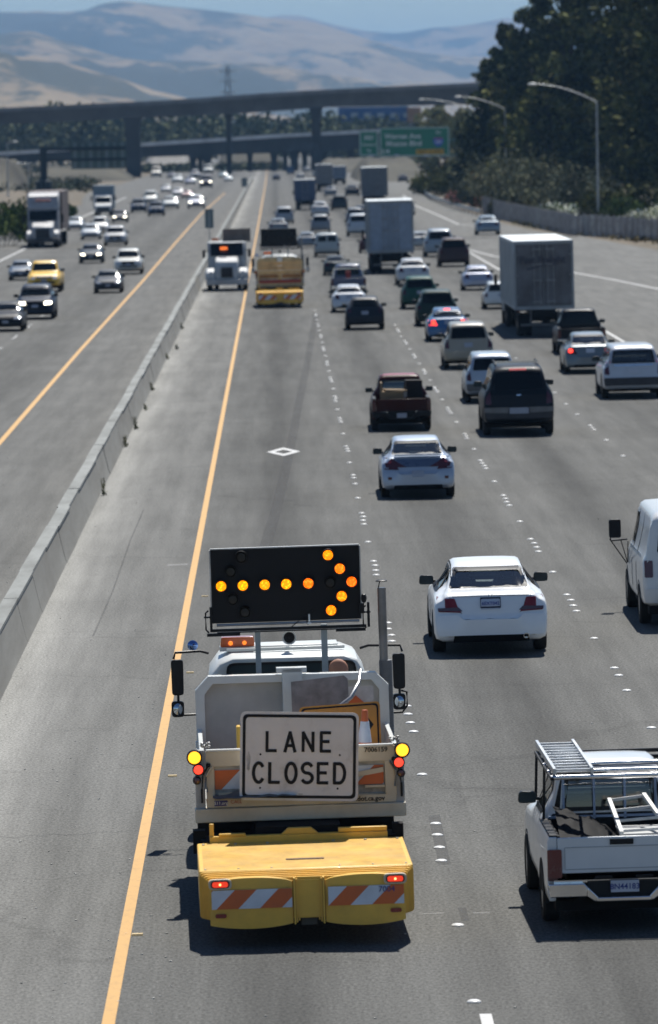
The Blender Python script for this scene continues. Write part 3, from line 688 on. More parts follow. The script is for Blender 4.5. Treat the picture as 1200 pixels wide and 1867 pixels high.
for px_ in (677, 723, 778):
    a = atY(px_, 281, YS); o = empty('sign_light', (a.x, YS-1.6, atY(px_, 282, YS).z-.1)); tag(o, {677: 'pale sign floodlight under the small green sign', 723: 'pale sign floodlight under the left half of the large green sign', 778: 'pale sign floodlight under the yellow strip of the large green sign'}[px_], 'sign light', 'floodlights under the green signs')
    MB().box((0, 0, 0), (.95, .5, .28), 0, None, .3).build('housing', mat('lamp_head_grey', (.62, .64, .64), .4), o, bevel=.03); MB().bar((0, .2, 0), (0, 1.2, .25), .06).build('bracket', GALV, o)
# back of the overhead sign over the opposite road
YB = 820
a, b_ = atY(129, 259, YB), atY(231, 307, YB); wS, hS = b_.x-a.x, a.z-b_.z
gn = empty('overhead_road_sign', ((a.x+b_.x)/2, YB, 0)); tag(gn, 'grey green back of a big overhead sign on a black post above the opposite road', 'sign')
MB().box((0, .3, b_.z+hS/2), (wS, .1, hS)).build('panel', mat('weathered_sign_back', (.085, .14, .14), .6, .3, dirt=.25, dscale=.5), gn)
rb = MB()
for k in range(7): rb.box((-wS/2+wS*(k+.5)/7, .16, b_.z+hS/2), (.22 if k % 2 else .4, .16, hS*.92))
rb.build('stiffener', mat('galvanised_rib', (.22, .27, .27), .5, .5), gn)
cx_ = atY(80, 330, YB).x-gn.location.x
MB().tube([(cx_, 0, 0), (cx_, 0, a.z-.6)], .55, 12).lathe([(1.2, 0), (1.2, 2.9), (.6, 3.0)], 'z', (cx_, 0, 0), 10).build('post', mat('dark_painted_steel', (.03, .045, .055), .6, .3), gn)
MB().bar((cx_, 0, b_.z+hS*.75), (wS/2, 0, b_.z+hS*.75), .5).bar((cx_, 0, b_.z+hS*.35), (wS/2, 0, b_.z+hS*.35), .4).build('arm', mat('dark_painted_steel', (.03, .045, .055), .6, .3), gn)
# orange diamond work sign
p = at(843, 372); o = empty('roadwork_sign', (p.x+1.5, p.y, 0)); zc = atY(843, 326, p.y).z; tag(o, 'orange diamond shaped roadwork sign half hidden by shrubs', 'sign')
d_ = 1.05; MB().prism(rpoly([(0, zc-d_), (d_, zc), (0, zc+d_), (-d_, zc)], .12), 'y', -.03, 0).build('panel', mat('orange_sign_sheet', (.60, .20, .02), .5, dirt=.1), o)
MB().bar((0, .04, 0), (0, .04, zc+.8), .08).build('post', GALV, o)
# sign backs standing on the barrier
for (px, pt, pb, Y, w_, lb) in ((391, 381, 416, 398, .62, 'narrow grey sign on a post on the barrier behind the utility truck'), (437, 324, 341, 860, .9, 'small dark sign on the barrier far down the road')):
    p = atY(px, pb, Y); o = empty('barrier_sign', (-4.75, Y, .85)); tag(o, lb, 'sign'); zt = atY(px, pt, Y).z-.85; zb = p.z-.85
    MB().prism(rpoly([(-w_/2, zb), (w_/2, zb), (w_/2, zt), (-w_/2, zt)], .08), 'y', 0, .03).build('panel', mat('sign_back_grey', (.13, .18, .20), .5, .4), o)
    MB().bar((0, -.04, 0), (0, -.04, zt-.1), .07).build('post', GALV, o)

# ------------------------------------------------------------------ fence and guardrail at the right
WOOD = mat('weathered_fence_boards', (.32, .30, .285), .9, dirt=.4, dscale=1.2, grime=(.16, .14, .13))
fp = [at(*p) for p in ((1300, 450), (1200, 440), (1120, 434), (1039, 428), (970, 413), (905, 398), (880, 388))]
fr_ = empty('board_fence', (fp[0].x, fp[0].y, 0)); tag(fr_, 'weathered grey board fence with lighter boards running along the right verge', 'fence')
bm1 = MB(); bm2 = MB(); ps = []
for a, b_ in zip(fp[:-1], fp[1:]):
    L = (b_-a).length; n = max(1, int(L/1.2)); ang = math.atan2(b_.y-a.y, b_.x-a.x)
    rot = Matrix.Rotation(ang, 3, 'Z')
    for i in range(n):
        q = a.lerp(b_, (i+.5)/n)-fp[0]; h = 1.75+random.uniform(-.06, .06)
        bm1.box((q.x, q.y, h/2), (L/n*.98, .04, h), 0 if random.random() < .6 else 1, rot)
        if i % 2 == 0: ps.append((a.lerp(b_, i/n)-fp[0]))
rl = MB()
for a, b_ in zip(fp[:-1], fp[1:]):
    A, B = a-fp[0], b_-fp[0]
    for zz in (.4, 1.4): rl.bar((A.x, A.y, zz), (B.x, B.y, zz), .05, .1)
rl.build('fence_rail', WOOD, fr_)
bm1.build('board_panel', [WOOD, mat('pale_fence_boards', (.44, .42, .39), .9, dirt=.45, dscale=1.2)], fr_)
for q in ps[:90]: MB().box((q.x, q.y-.1, .95), (.14, .14, 1.9)).build('post', WOOD, fr_)
gp = [at(*p) for p in ((868, 396), (840, 388), (810, 378), (780, 366), (762, 352), (748, 342))]
gd = empty('guardrail', (gp[0].x, gp[0].y, 0)); tag(gd, 'blue grey metal guardrail along the merging lane below the flowers', 'guardrail')
mb = MB()
for a, b_ in zip(gp[:-1], gp[1:]):
    A, B = a-gp[0], b_-gp[0]
    for zz, dx in ((.55, 0), (.66, .03), (.77, 0)): mb.bar((A.x+dx+.4, A.y, zz), (B.x+dx+.4, B.y, zz), .04, .11)
mb.build('rail', GALV, gd)
for a, b_ in zip(gp[:-1], gp[1:]):
    n = int((b_-a).length/8)
    for i in range(n):
        q = a.lerp(b_, i/n)-gp[0]; MB().box((q.x+.5, q.y, .38), (.15, .18, .78)).build('post', WOOD, gd)

# ------------------------------------------------------------------ vehicles
# body tables: (y, bottom, half width, shoulder height, half width of the top, top height), y=0 at the rear
def pch(xs, ys, x):                          # monotone cubic through the stations
    n = len(xs)
    if x <= xs[0]: return ys[0]
    if x >= xs[-1]: return ys[-1]
    i = max(k for k in range(n-1) if xs[k] <= x)
    h = [xs[k+1]-xs[k] for k in range(n-1)]; d = [(ys[k+1]-ys[k])/h[k] for k in range(n-1)]
    def sl(k):
        if k == 0: return d[0]
        if k == n-1: return d[-1]
        if d[k-1]*d[k] <= 0: return 0
        w1 = 2*h[k]+h[k-1]; w2 = h[k]+2*h[k-1]; return (w1+w2)/(w1/d[k-1]+w2/d[k])
    t = (x-xs[i])/h[i]; a, b = sl(i), sl(i+1); t2, t3 = t*t, t*t*t
    return ys[i]*(2*t3-3*t2+1) + h[i]*a*(t3-2*t2+t) + ys[i+1]*(-2*t3+3*t2) + h[i]*b*(t3-t2)
SHAPES = {
 'sedan': dict(L=4.85, W=1.84, H=1.47, ax=(1.02, 3.80), wr=.325, st=[
  (0, .34, .80, .56, .68, .62), (.05, .28, .88, .62, .70, .70), (.10, .26, .905, .78, .70, .86), (.17, .25, .915, .90, .72, 1.01), (.28, .24, .92, .935, .72, 1.055),
  (.80, .22, .92, .95, .68, 1.08), (1.12, .22, .92, .955, .63, 1.25), (1.50, .22, .92, .96, .59, 1.40), (1.95, .22, .92, .96, .58, 1.455), (2.5, .22, .92, .95, .58, 1.47), (2.95, .22, .92, .94, .59, 1.43),
  (3.65, .22, .92, .92, .68, 1.05), (4.25, .24, .91, .84, .68, .93), (4.62, .26, .87, .72, .64, .80), (4.78, .28, .80, .60, .58, .68), (4.85, .33, .70, .52, .5, .58)],
  rw=[(-.65, 1.085), (.65, 1.085), (.555, 1.39), (-.555, 1.39)], ws=[(-.66, 1.09), (.66, 1.09), (.54, 1.37), (-.54, 1.37)],
  sw=[[(1.25, 1.0), (2.28, 1.0), (2.28, 1.37), (1.62, 1.35)], [(2.36, 1.0), (3.42, 1.0), (2.92, 1.36), (2.36, 1.37)]],
  tl=[(.47, .735), (.85, .755), (.862, .965), (.58, .97), (.53, .82)], plate=(0, .86), bump=[(-.86, .36), (.86, .36), (.885, .69), (.52, .70), (.47, .62), (-.47, .62), (-.52, .70), (-.885, .69)],
  hl=[(.42, .62), (.76, .66), (.78, .76), (.48, .74)], gr=[(-.38, .50), (.38, .50), (.42, .66), (-.42, .66)], mir=(3.15, 1.0), trunk=1),
 'hatch': dict(L=4.0, W=1.72, H=1.5, ax=(.72, 3.2), wr=.30, st=[
  (0, .36, .74, .56, .66, .66), (.05, .30, .82, .70, .68, .82), (.10, .28, .85, .90, .68, 1.0), (.20, .26, .86, .95, .64, 1.13), (.42, .24, .86, .97, .58, 1.38), (.60, .23, .86, .97, .56, 1.45),
  (1.5, .22, .86, .96, .56, 1.50), (2.2, .22, .86, .95, .56, 1.47), (3.0, .22, .86, .92, .62, 1.08), (3.5, .24, .84, .82, .62, .92), (3.85, .27, .78, .66, .58, .74), (4.0, .34, .66, .52, .5, .58)],
  rw=[(-.58, 1.06), (.58, 1.06), (.49, 1.36), (-.49, 1.36)], ws=[(-.6, 1.1), (.6, 1.1), (.5, 1.38), (-.5, 1.38)],
  sw=[[(.66, 1.0), (1.5, 1.0), (1.5, 1.38), (.8, 1.36)], [(1.58, 1.0), (2.8, 1.0), (2.15, 1.38), (1.58, 1.4)]],
  tl=[(.60, .80), (.80, .82), (.80, 1.02), (.66, 1.02)], plate=(0, .78), bump=[(-.8, .36), (.8, .36), (.82, .62), (-.82, .62)],
  hl=[(.40, .60), (.72, .64), (.74, .78), (.48, .76)], gr=[(-.35, .46), (.35, .46), (.38, .58), (-.38, .58)], mir=(2.55, 1.0)),
 'suv': dict(L=4.9, W=1.9, H=1.8, ax=(.98, 3.85), wr=.37, st=[
  (0, .44, .84, .62, .74, .70), (.04, .38, .92, .80, .78, .95), (.09, .35, .94, 1.02, .77, 1.20), (.15, .34, .95, 1.07, .74, 1.38), (.26, .33, .95, 1.09, .69, 1.66), (.40, .32, .95, 1.10, .67, 1.75),
  (1.4, .30, .95, 1.10, .67, 1.80), (2.9, .30, .95, 1.08, .67, 1.79), (3.22, .30, .95, 1.07, .69, 1.70), (3.9, .30, .95, 1.02, .76, 1.17), (4.6, .33, .92, .95, .72, 1.06), (4.8, .36, .86, .78, .68, .90), (4.9, .42, .76, .62, .6, .70)],
  rw=[(-.68, 1.20), (.68, 1.20), (.60, 1.62), (-.60, 1.62)], ws=[(-.72, 1.22), (.72, 1.22), (.62, 1.68), (-.62, 1.68)],
  sw=[[(.42, 1.18), (1.22, 1.18), (1.22, 1.65), (.5, 1.64)], [(1.32, 1.18), (2.28, 1.18), (2.28, 1.67), (1.32, 1.66)], [(2.38, 1.18), (3.58, 1.16), (3.15, 1.64), (2.38, 1.67)]],
  tl=[(.74, .82), (.90, .84), (.885, 1.16), (.77, 1.16)], plate=(0, .95), bump=[(-.90, .46), (.90, .46), (.92, .72), (-.92, .72)],
  hl=[(.46, .78), (.82, .80), (.84, .94), (.48, .94)], gr=[(-.42, .70), (.42, .70), (.44, .94), (-.44, .94)], mir=(3.3, 1.18)),
 'minivan': dict(L=5.0, W=1.95, H=1.78, ax=(.98, 4.0), wr=.34, st=[
  (0, .38, .86, .60, .74, .68), (.05, .32, .94, .82, .78, .98), (.10, .30, .96, 1.0, .76, 1.16), (.20, .28, .97, 1.06, .70, 1.50), (.34, .26, .97, 1.07, .68, 1.70),
  (1.5, .24, .975, 1.06, .68, 1.78), (2.8, .24, .975, 1.04, .68, 1.76), (3.2, .24, .97, 1.02, .69, 1.66), (4.2, .26, .95, .95, .70, 1.08), (4.7, .28, .88, .78, .66, .88), (5.0, .36, .72, .56, .54, .62)],
  rw=[(-.70, 1.14), (.70, 1.14), (.62, 1.58), (-.62, 1.58)], ws=[(-.7, 1.14), (.7, 1.14), (.62, 1.64), (-.62, 1.64)],
  sw=[[(.5, 1.14), (1.4, 1.14), (1.4, 1.6), (.6, 1.58)], [(1.5, 1.12), (2.5, 1.12), (2.5, 1.62), (1.5, 1.62)], [(2.6, 1.12), (3.9, 1.10), (3.2, 1.58), (2.6, 1.62)]],
  tl=[(.78, .86), (.93, .88), (.90, 1.32), (.79, 1.30)], plate=(0, .88), bump=[(-.92, .38), (.92, .38), (.94, .66), (-.94, .66)],
  hl=[(.46, .66), (.8, .70), (.82, .84), (.5, .82)], gr=[(-.4, .56), (.4, .56), (.42, .72), (-.42, .72)], mir=(3.5, 1.12)),
 'van': dict(L=5.6, W=2.0, H=2.08, ax=(1.25, 4.75), wr=.37, st=[
  (0, .52, .90, .72, .84, .80), (.04, .46, .97, 1.0, .86, 1.1), (.08, .44, .99, 1.22, .86, 1.5), (.14, .42, 1.0, 1.26, .84, 1.90), (.24, .40, 1.0, 1.28, .80, 2.02), (.5, .38, 1.0, 1.28, .80, 2.07),
  (3.6, .36, 1.0, 1.26, .80, 2.08), (4.0, .36, 1.0, 1.24, .80, 1.98), (4.6, .36, .99, 1.16, .82, 1.30), (5.2, .38, .95, 1.02, .76, 1.12), (5.5, .44, .86, .8, .70, .90), (5.6, .5, .78, .66, .64, .74)],
  rw=[(-.74, 1.36), (-.06, 1.36), (-.06, 1.84), (-.68, 1.84)], rw2=[(.06, 1.36), (.74, 1.36), (.68, 1.84), (.06, 1.84)], ws=[(-.78, 1.36), (.78, 1.36), (.72, 1.92), (-.72, 1.92)],
  sw=[[(3.15, 1.34), (4.3, 1.34), (3.95, 1.86), (3.15, 1.88)]],
  tl=[(.82, .92), (.965, .92), (.965, 1.22), (.82, 1.22)], plate=(-.45, .80), bump=[(-.96, .48), (.96, .48), (.96, .72), (-.96, .72)],
  hl=[(.5, .78), (.84, .78), (.84, .96), (.5, .96)], gr=[(-.46, .72), (.46, .72), (.46, .98), (-.46, .98)], mir=(4.35, 1.38)),
 'cab': dict(L=5.2, W=1.9, H=1.75, ax=(1.15, 4.2), wr=.38, y0=1.9, st=[
  (1.90, .44, .88, 1.02, .70, 1.12), (1.93, .40, .93, 1.04, .68, 1.45), (1.99, .38, .94, 1.05, .66, 1.66), (2.12, .36, .94, 1.05, .655, 1.73), (2.5, .34, .94, 1.05, .66, 1.75), (3.0, .34, .94, 1.04, .66, 1.73), (3.25, .34, .94, 1.03, .68, 1.62),
  (3.75, .34, .94, 1.0, .74, 1.16), (4.6, .36, .93, .96, .74, 1.07), (5.0, .40, .88, .86, .70, .94), (5.2, .46, .80, .66, .64, .74)],
  rw=[(-.62, 1.16), (.62, 1.16), (.57, 1.58), (-.57, 1.58)], ws=[(-.70, 1.20), (.70, 1.20), (.6, 1.62), (-.6, 1.62)],
  sw=[[(2.12, 1.12), (3.42, 1.12), (3.1, 1.60), (2.15, 1.62)]],
  tl=[(.78, .68), (.93, .68), (.93, 1.0), (.78, 1.0)], plate=(0, .60), hl=[(.5, .74), (.86, .76), (.86, .92), (.5, .92)], gr=[(-.46, .68), (.46, .68), (.46, .94), (-.46, .94)], mir=(3.2, 1.16)),
}
def loft(T, nst, kw=1.0, kh=1.0):
    st = T['st']; xs = [s[0] for s in st]; L0, L1 = xs[0], xs[-1]
    # even stations plus all the given ones
    ys = sorted(set([round(s[0], 4) for s in st] + [round(L0+(L1-L0)*i/nst, 4) for i in range(nst+1)] + [round((st[i][0]+st[i+1][0])/2, 4) for i in range(len(st)-1)]))
    ys = [y for i, y in enumerate(ys) if i == 0 or y-ys[i-1] > .012 or y == xs[-1]]
    rings = []
    for y in ys:
        zb, w_, sh, wt, zt = [pch(xs, [s[k] for s in st], y) for k in range(1, 6)]
        g = zt-sh; tall = min(1, g/.35)
        hp = [(0, zb), (.55*w_, zb), (.86*w_, zb+.005), (.96*w_, zb+.05), (.99*w_, zb+.14), (w_, zb+(sh-zb)*.45), (w_*1.0, zb+(sh-zb)*.72), (w_*.988, sh-.07), (w_*.965, sh-.012),
              (w_*.93*tall+(1-tall)*(w_*.93), sh+g*.10), (wt+.055*tall+(1-tall)*.06, sh+g*.50 if tall > .9 else sh+g*.40), (wt+.012, sh+g*.82), (wt*.97, sh+g*.93), (wt*.88, sh+g*.985), (wt*.55, zt+.004), (0, zt+.008)]
        full = [(-x, z) for x, z in hp[::-1]][:-1] + hp           # around from top centre left down to bottom, up right
        full = [(-x, z) for x, z in hp[::-1]] + hp[1:-1]
        rings.append([(x*kw, y, z*kh) for x, z in full])
    n = len(rings[0]); vs = [p for r_ in rings for p in r_]; fs = []
    for i in range(len(rings)-1):
        for k in range(n): fs.append((i*n+k, i*n+(k+1) % n, (i+1)*n+(k+1) % n, (i+1)*n+k))
    fs += [list(range(n))[::-1], list(range(len(vs)-n, len(vs)))]
    return vs, fs
def project(bvh, poly, view, off, L=6, cut=.09, skirt=.03, body_c=1.0):
    """drape a polygon over the body, seen from the rear, front, left or right"""
    bm = bmesh.new()
    if abs(sum(poly[i-1][0]*poly[i][1]-poly[i][0]*poly[i-1][1] for i in range(len(poly)))) < 1e-6: bm.free(); return [], []
    bm.faces.new([bm.verts.new((p[0], p[1], 0)) for p in poly])
    for ax in (0, 1):
        lo = min(p[ax] for p in poly); hi = max(p[ax] for p in poly); k = max(1, int((hi-lo)/cut))
        for i in range(1, k):
            c = lo+(hi-lo)*i/k; bmesh.ops.bisect_plane(bm, geom=bm.verts[:]+bm.edges[:]+bm.faces[:], plane_co=(c, c, 0), plane_no=((1, 0, 0), (0, 1, 0))[ax])
    bm.verts.index_update()
    def P(u, v):
        o, d = {'rear': (Vector((u, -4, v)), Vector((0, 1, 0))), 'front': (Vector((u, L+4, v)), Vector((0, -1, 0))), 'left': (Vector((-4, u, v)), Vector((1, 0, 0))),
                'right': (Vector((4, u, v)), Vector((-1, 0, 0))), 'top': (Vector((u, v, 5)), Vector((0, 0, -1)))}[view]
        h = bvh.ray_cast(o, d)
        if h[0] is None:
            h = bvh.find_nearest(Vector((u, 1.0 if view == 'rear' else L-1, v)) if view in ('rear', 'front') else Vector((o.x*.2, u, v)))
        q = h[0]; nrm = h[1] if h[1] is not None else -d
        if nrm.dot(d) > 0: nrm = -nrm
        return q, nrm, d
    vs = []; 
    for v in bm.verts:
        q, nrm, d = P(v.co.x, v.co.y); vs.append((q - d*off*.5 + nrm*off*.5, q + d*skirt))
    fs = [[v.index for v in f.verts] for f in bm.faces]; n = len(vs)
    bd = [(e.verts[0].index, e.verts[1].index) for e in bm.edges if len(e.link_faces) == 1]
    V_ = [a for a, _ in vs] + [b for _, b in vs]
    fs += [(a, b, n+b, n+a) for a, b in bd]
    bm.free(); return V_, fs
def inpoly(p, poly):
    c = False; n = len(poly)
    for i in range(n):
        a, b = poly[i-1], poly[i]
        if (a[1] > p[1]) != (b[1] > p[1]) and p[0] < (b[0]-a[0])*(p[1]-a[1])/(b[1]-a[1])+a[0]: c = not c
    return c
def grow(poly, k):
    cx = sum(p[0] for p in poly)/len(poly); cz = sum(p[1] for p in poly)/len(poly)
    w_ = max(p[0] for p in poly)-min(p[0] for p in poly); h_ = max(p[1] for p in poly)-min(p[1] for p in poly)
    return [(cx+(p[0]-cx)*(1+2*k/w_), cz+(p[1]-cz)*(1+2*k/h_)) for p in poly]
def mirror(poly): return [(-x, z) for x, z in poly]
def wheel(parent, x, y, r, wd, side, lod, z=None):
    z = r if z is None else z; n = 28 if lod == 0 else 14
    prof = [(r*.62, -wd/2+.01), (r*.66, -wd/2), (r*.93, -wd/2+.005), (r, -wd/2+.035), (r, wd/2-.035), (r*.93, wd/2-.005), (r*.66, wd/2), (r*.62, wd/2-.01)]
    wo_ = MB().lathe(prof, 'x', (0, 0, 0), n, 0, True).build('wheel', RUBBER, parent); wo_.location = (x, y, z)
    rm = MB(); xo = side*(wd/2-.035)
    rm.lathe([(r*.64, xo+side*.02), (r*.60, xo), (r*.55, xo-side*.03), (r*.2, xo-side*.015), (r*.16, xo+side*.01), (.001, xo+side*.012)], 'x', (0, 0, 0), n, 0)
    if lod == 0:
        for k in range(5):
            a = 2*pi*k/5; rm.bar((xo-side*.005, cos(a)*r*.15, sin(a)*r*.15), (xo+side*.005, cos(a)*r*.6, sin(a)*r*.6), .03, r*.16)
    rm.build('rim', RIM, wo_); return wo_
def mirror_pair(root, T, col_m, kw, kh, sides=(-1, 1), big=1.0, front=False):
    my, mz = T['mir']
    for s in sides:
        w0 = T['W']/2*kw; mb = MB()
        mb.prism(rpoly([(-.125*big, -.075*big), (.12*big, -.075*big), (.12*big, .075*big), (-.105*big, .085*big)], .05), 'y', -.06*big, .05*big); mb.bar((-s*.20*big, .03, -.03), (-s*.02, 0, -.02), .05, .04)
        o = mb.build('side_mirror', col_m, root, bevel=.012); o.location = (s*(w0+.035*big), my, mz*kh+.05)
        MB().prism(rpoly([(-.115*big, -.07*big), (.115*big, -.07*big), (.115*big, .07*big), (-.115*big, .07*big)], .03), 'y', -.072*big, -.061*big).build('mirror_glass', GLASS_G, o)
def make_car(kind, label, cat, loc, col, W=None, lod=1, face=1, brake=0, lights=0, clear=False, kh=1.0, coat=True, group=None, roof=None, metal=0.0, rot=0, tlm=None, plate=None, extras=None, roll=0.6, mirc=None, name=None, lower=None, third=True):
    T = SHAPES['cab' if kind == 'pickup' else kind]; sc = (W or T['W'])/T['W']; L = T['L']
    rz = (pi if face < 0 else 0)+rot
    root = empty(name or {'sedan': 'sedan', 'hatch': 'hatchback', 'suv': 'suv', 'minivan': 'minivan', 'van': 'cargo_van', 'pickup': 'pickup_truck'}[kind], loc, (0, -R(roll)*face, rz), sc)
    tag(root, label, cat, group)
    pm = col if not isinstance(col, tuple) else paint(col, metal); 
    vs, fs = loft(T, 30 if lod == 0 else 16 if lod == 1 else 10, 1, kh)
    mb = MB().add(vs, fs); tri = BVHTree.FromPolygons([Vector(v) for v in vs], fs)
    def Z(poly): return [(a, z*kh) for a, z in poly]
    # openings for see-through glass
    holes = []
    if clear:
        for view, poly in [('rear', T['rw']), ('front', T['ws'])] + [('side', q) for q in T['sw']]: holes.append((view, grow(Z(poly), -.012)))
        keep_f = []; keep_m = []
        bmx = bmesh.new(); 
        for v in vs: bmx.verts.new(v)
        bmx.verts.ensure_lookup_table()
        for f in fs:
            if len(f) <= 4: 
                try: bmx.faces.new([bmx.verts[i] for i in f])
                except ValueError: pass
        bmesh.ops.subdivide_edges(bmx, edges=bmx.edges[:], cuts=2, use_grid_fill=True)
        mid = (T['sw'][0][0][0]+T['sw'][-1][1][0])/2
        rm_ = []
        for f in bmx.faces:
            c = f.calc_center_median(); n = f.normal
            for view, poly in holes:
                if view == 'rear' and c.y < mid and inpoly((c.x, c.z), poly) and abs(n.y) > .15: rm_.append(f); break
                if view == 'front' and c.y > mid and inpoly((c.x, c.z), poly) and abs(n.y) > .15: rm_.append(f); break
                if view == 'side' and abs(n.x) > .5 and inpoly((c.y, c.z), poly): rm_.append(f); break
        bmesh.ops.delete(bmx, geom=rm_, context='FACES'); bmx.verts.index_update()
        mb = MB(); mb.add([v.co[:] for v in bmx.verts], [[v.index for v in f.verts] for f in bmx.faces]); bmx.free()
        inner = MB(); bmi = bmesh.new(); vv = [bmi.verts.new(v) for v in mb.v]
        for f in mb.f: bmi.faces.new([vv[i] for i in f])
        bmesh.ops.recalc_face_normals(bmi, faces=bmi.faces)
        cen = Vector((0, L/2, .9*kh))
        for v in bmi.verts:
            d_ = v.normal if v.normal.dot(v.co-Vector((0, v.co.y, cen.z))) > 0 or abs(v.normal.y) > .7 else -v.normal
            v.co = v.co + Vector((-math.copysign(.02, v.co.x) if abs(v.co.x) > .02 else 0, 0, -.02 if v.co.z > cen.z else .02))
        bmi.verts.index_update(); inner.add([v.co[:] for v in bmi.verts], [[v.index for v in f.verts] for f in bmi.faces if f.calc_center_median().z > (T['rw'][0][1]-.03)*kh and T['sw'][0][0][0]-.45 < f.calc_center_median().y < T['sw'][-1][1][0]]); bmi.free()
        inner.build('cabin_lining', DSEAT, root, angle=60)
        n = len(mb.v)
        for f in fs[-2:]: mb.add([vs[i] for i in f], [list(range(len(f)))])
    body = mb.build('body', pm, root, angle=42)
    gm_ = GLASS_C if clear else (GLASS_D if lod < 2 else GLASS_D)
    def patch(nm, poly, view, off, m, par=root, cut=.09, skirt=.03, r=.03):
        v_, f_ = project(tri, rpoly(poly, r) if r else poly, view, off, L, cut, skirt)
        if not v_: return None
        return MB().add(v_, f_).build(nm, m, par, angle=50)
    def frame(nm, poly, view, par):          # dark frit border round a see-through pane
        o_ = rpoly(poly, .04); i_ = grow(o_, -.055); mbf = MB()
        for k in range(len(o_)):
            a, b_, c_, d_ = o_[k-1], o_[k], i_[k], i_[k-1]
            v_, f_ = project(tri, [a, b_, c_, d_], view, .007, L, .2, .01); mbf.add(v_, f_)
        return mbf.build(nm, BLACK, par)
    def pane(nm, poly, view):
        if clear:
            v_, f_ = project(tri, rpoly(poly, .04), view, .003, L, .1, 0.0)
            f_ = f_[:]; n = len(v_)//2; f_ = [f for f in f_ if max(f) < n]
            g = MB().add(v_[:n], f_).build(nm, GLASS_C, root); frame('window_seal', poly, view, g); return g
        return patch(nm, poly, view, .008, gm_)
    pane('rear_window', Z(T['rw']), 'rear')
    if 'rw2' in T: pane('rear_window', Z(T['rw2']), 'rear')
    pane('windshield', Z(T['ws']), 'front')
    for q in T['sw']:
        if lod < 2 or True:
            pane('side_window', Z(q), 'left')
            if not (kind == 'van'): pane('side_window', Z(q), 'right')
    if face > 0:
        tm = tlm or (RED_ON if brake else RED_DK)
        if kind != 'pickup':
            for s in (1, -1):
                q = Z(T['tl']); q = q if s > 0 else mirror(q); patch('tail_light', q, 'rear', .014, tm, cut=.12, r=.025)
            if brake and third: patch('brake_light', [(-.14, T['rw'][2][1]*kh-.005), (.14, T['rw'][2][1]*kh-.005), (.14, T['rw'][2][1]*kh+.03), (-.14, T['rw'][2][1]*kh+.03)], 'rear', .02, RED_ON, r=.01)
            b_ = patch('bumper', Z(T['bump']), 'rear', .035, lower or pm, cut=.12, skirt=.05, r=.05)
            px_, pz = T['plate']; pl = MB()
            pz *= kh
            if lod < 2 and plate is not False:
                pp_ = patch('licence_plate', [(px_-.155, pz-.08), (px_+.155, pz-.08), (px_+.155, pz+.08), (px_-.155, pz+.08)], 'rear', .03 if kind != 'sedan' else .02, PLATE if lod == 0 else mat('plate_grey', (.34, .37, .44), .5), r=.01)
            patch('valance', [(-.62, .26*kh), (.62, .26*kh), (.60, .36*kh), (-.60, .36*kh)], 'rear', .045, BLACK, r=.02)
    if face < 0 or lod == 0:
        for s in (1, -1):
            q = Z(T['hl']); q = q if s > 0 else mirror(q); patch('headlight', q, 'front', .014, HEAD_ON if lights else CLEAR_L, cut=.12, r=.03)
        patch('grille', Z(T['gr']), 'front', .012, BLACK, r=.03)
        if face < 0:
            zb = T['gr'][0][1]*kh
            patch('lower_grille', [(-.6, zb-.17), (.6, zb-.17), (.62, zb-.05), (-.62, zb-.05)], 'front', .02, BLACK, r=.03)
            patch('licence_plate', [(-.155, zb-.05), (.155, zb-.05), (.155, zb+.07), (-.155, zb+.07)], 'front', .03, mat('plate_grey', (.34, .37, .44), .5), r=.01)
    # wheel arches and wheels
    wr = T['wr']; hw = T['W']/2
    for ay in T['ax']:
        for s, vw in ((-1, 'left'), (1, 'right')):
            arch = [(ay+(wr+.065)*cos(a), max(.27, wr+(wr+.055)*sin(a))) for a in [pi*k/14 for k in range(15)]]
            patch('wheel_arch', arch, vw, .006, UNDER, r=0, cut=.3)
            wheel(root, s*(hw-.10), ay, wr, .22, s, lod)
    MB().box((0, L/2+T.get('y0', 0)*.0, .30), (hw*1.75, L*.86, .14)).build('underbody', UNDER, root)
    mirror_pair(root, T, mirc or BLACK, 1, kh, sides=(1,) if (kind == 'van' and lod == 0) else (-1, 1))
    if clear:
        it = SEAT if isinstance(clear, bool) else clear
        yb = T['sw'][0][0][0]+.35; sh = .95*kh if kind != 'suv' else 1.1*kh
        if kind == 'sedan': MB().box((0, 1.02, 1.02*kh), (1.15, .5, .03)).build('rear_shelf', it, root)
        s_ = MB()
        s_.box((0, yb+.42, .62*kh), (1.35, .55, .30)); s_.box((0, yb+.12, .80*kh), (1.30, .16, .50), 0, Matrix.Rotation(R(-14), 3, 'X'))
        s_.build('rear_seat', it, root, bevel=.04)
        for x in (-.38, .38):
            if kind != 'pickup':
                f_ = MB().box((x, yb+1.28, .60*kh), (.5, .5, .25)).box((x, yb+1.02, .84*kh), (.48, .15, .50), 0, Matrix.Rotation(R(-12), 3, 'X')).build('front_seat', DSEAT, root, bevel=.05)
                MB().box((x, yb+.95, 1.19*kh), (.25, .10, .17)).build('headrest', DSEAT, f_, bevel=.04)
                MB().box((x, yb-.06, 1.13*kh), (.25, .09, .15)).build('headrest', it, root, bevel=.045)
        MB().box((0, T['mir'][0]+.05, .93*kh), (1.3, .35, .16)).build('dashboard', DSEAT, root, bevel=.04)
    return root, T, tri, patch, pm
SEAT = mat('beige_upholstery', (.72, .68, .54), .8, dirt=.1); DSEAT = mat('dark_upholstery', (.08, .08, .085), .8, dirt=.1)
PLATE = mat('plate_white_blue', (.50, .53, .60), .45, dirt=.1)
PBLUE = mat('plate_lettering', (.03, .05, .22), .5, dirt=0)
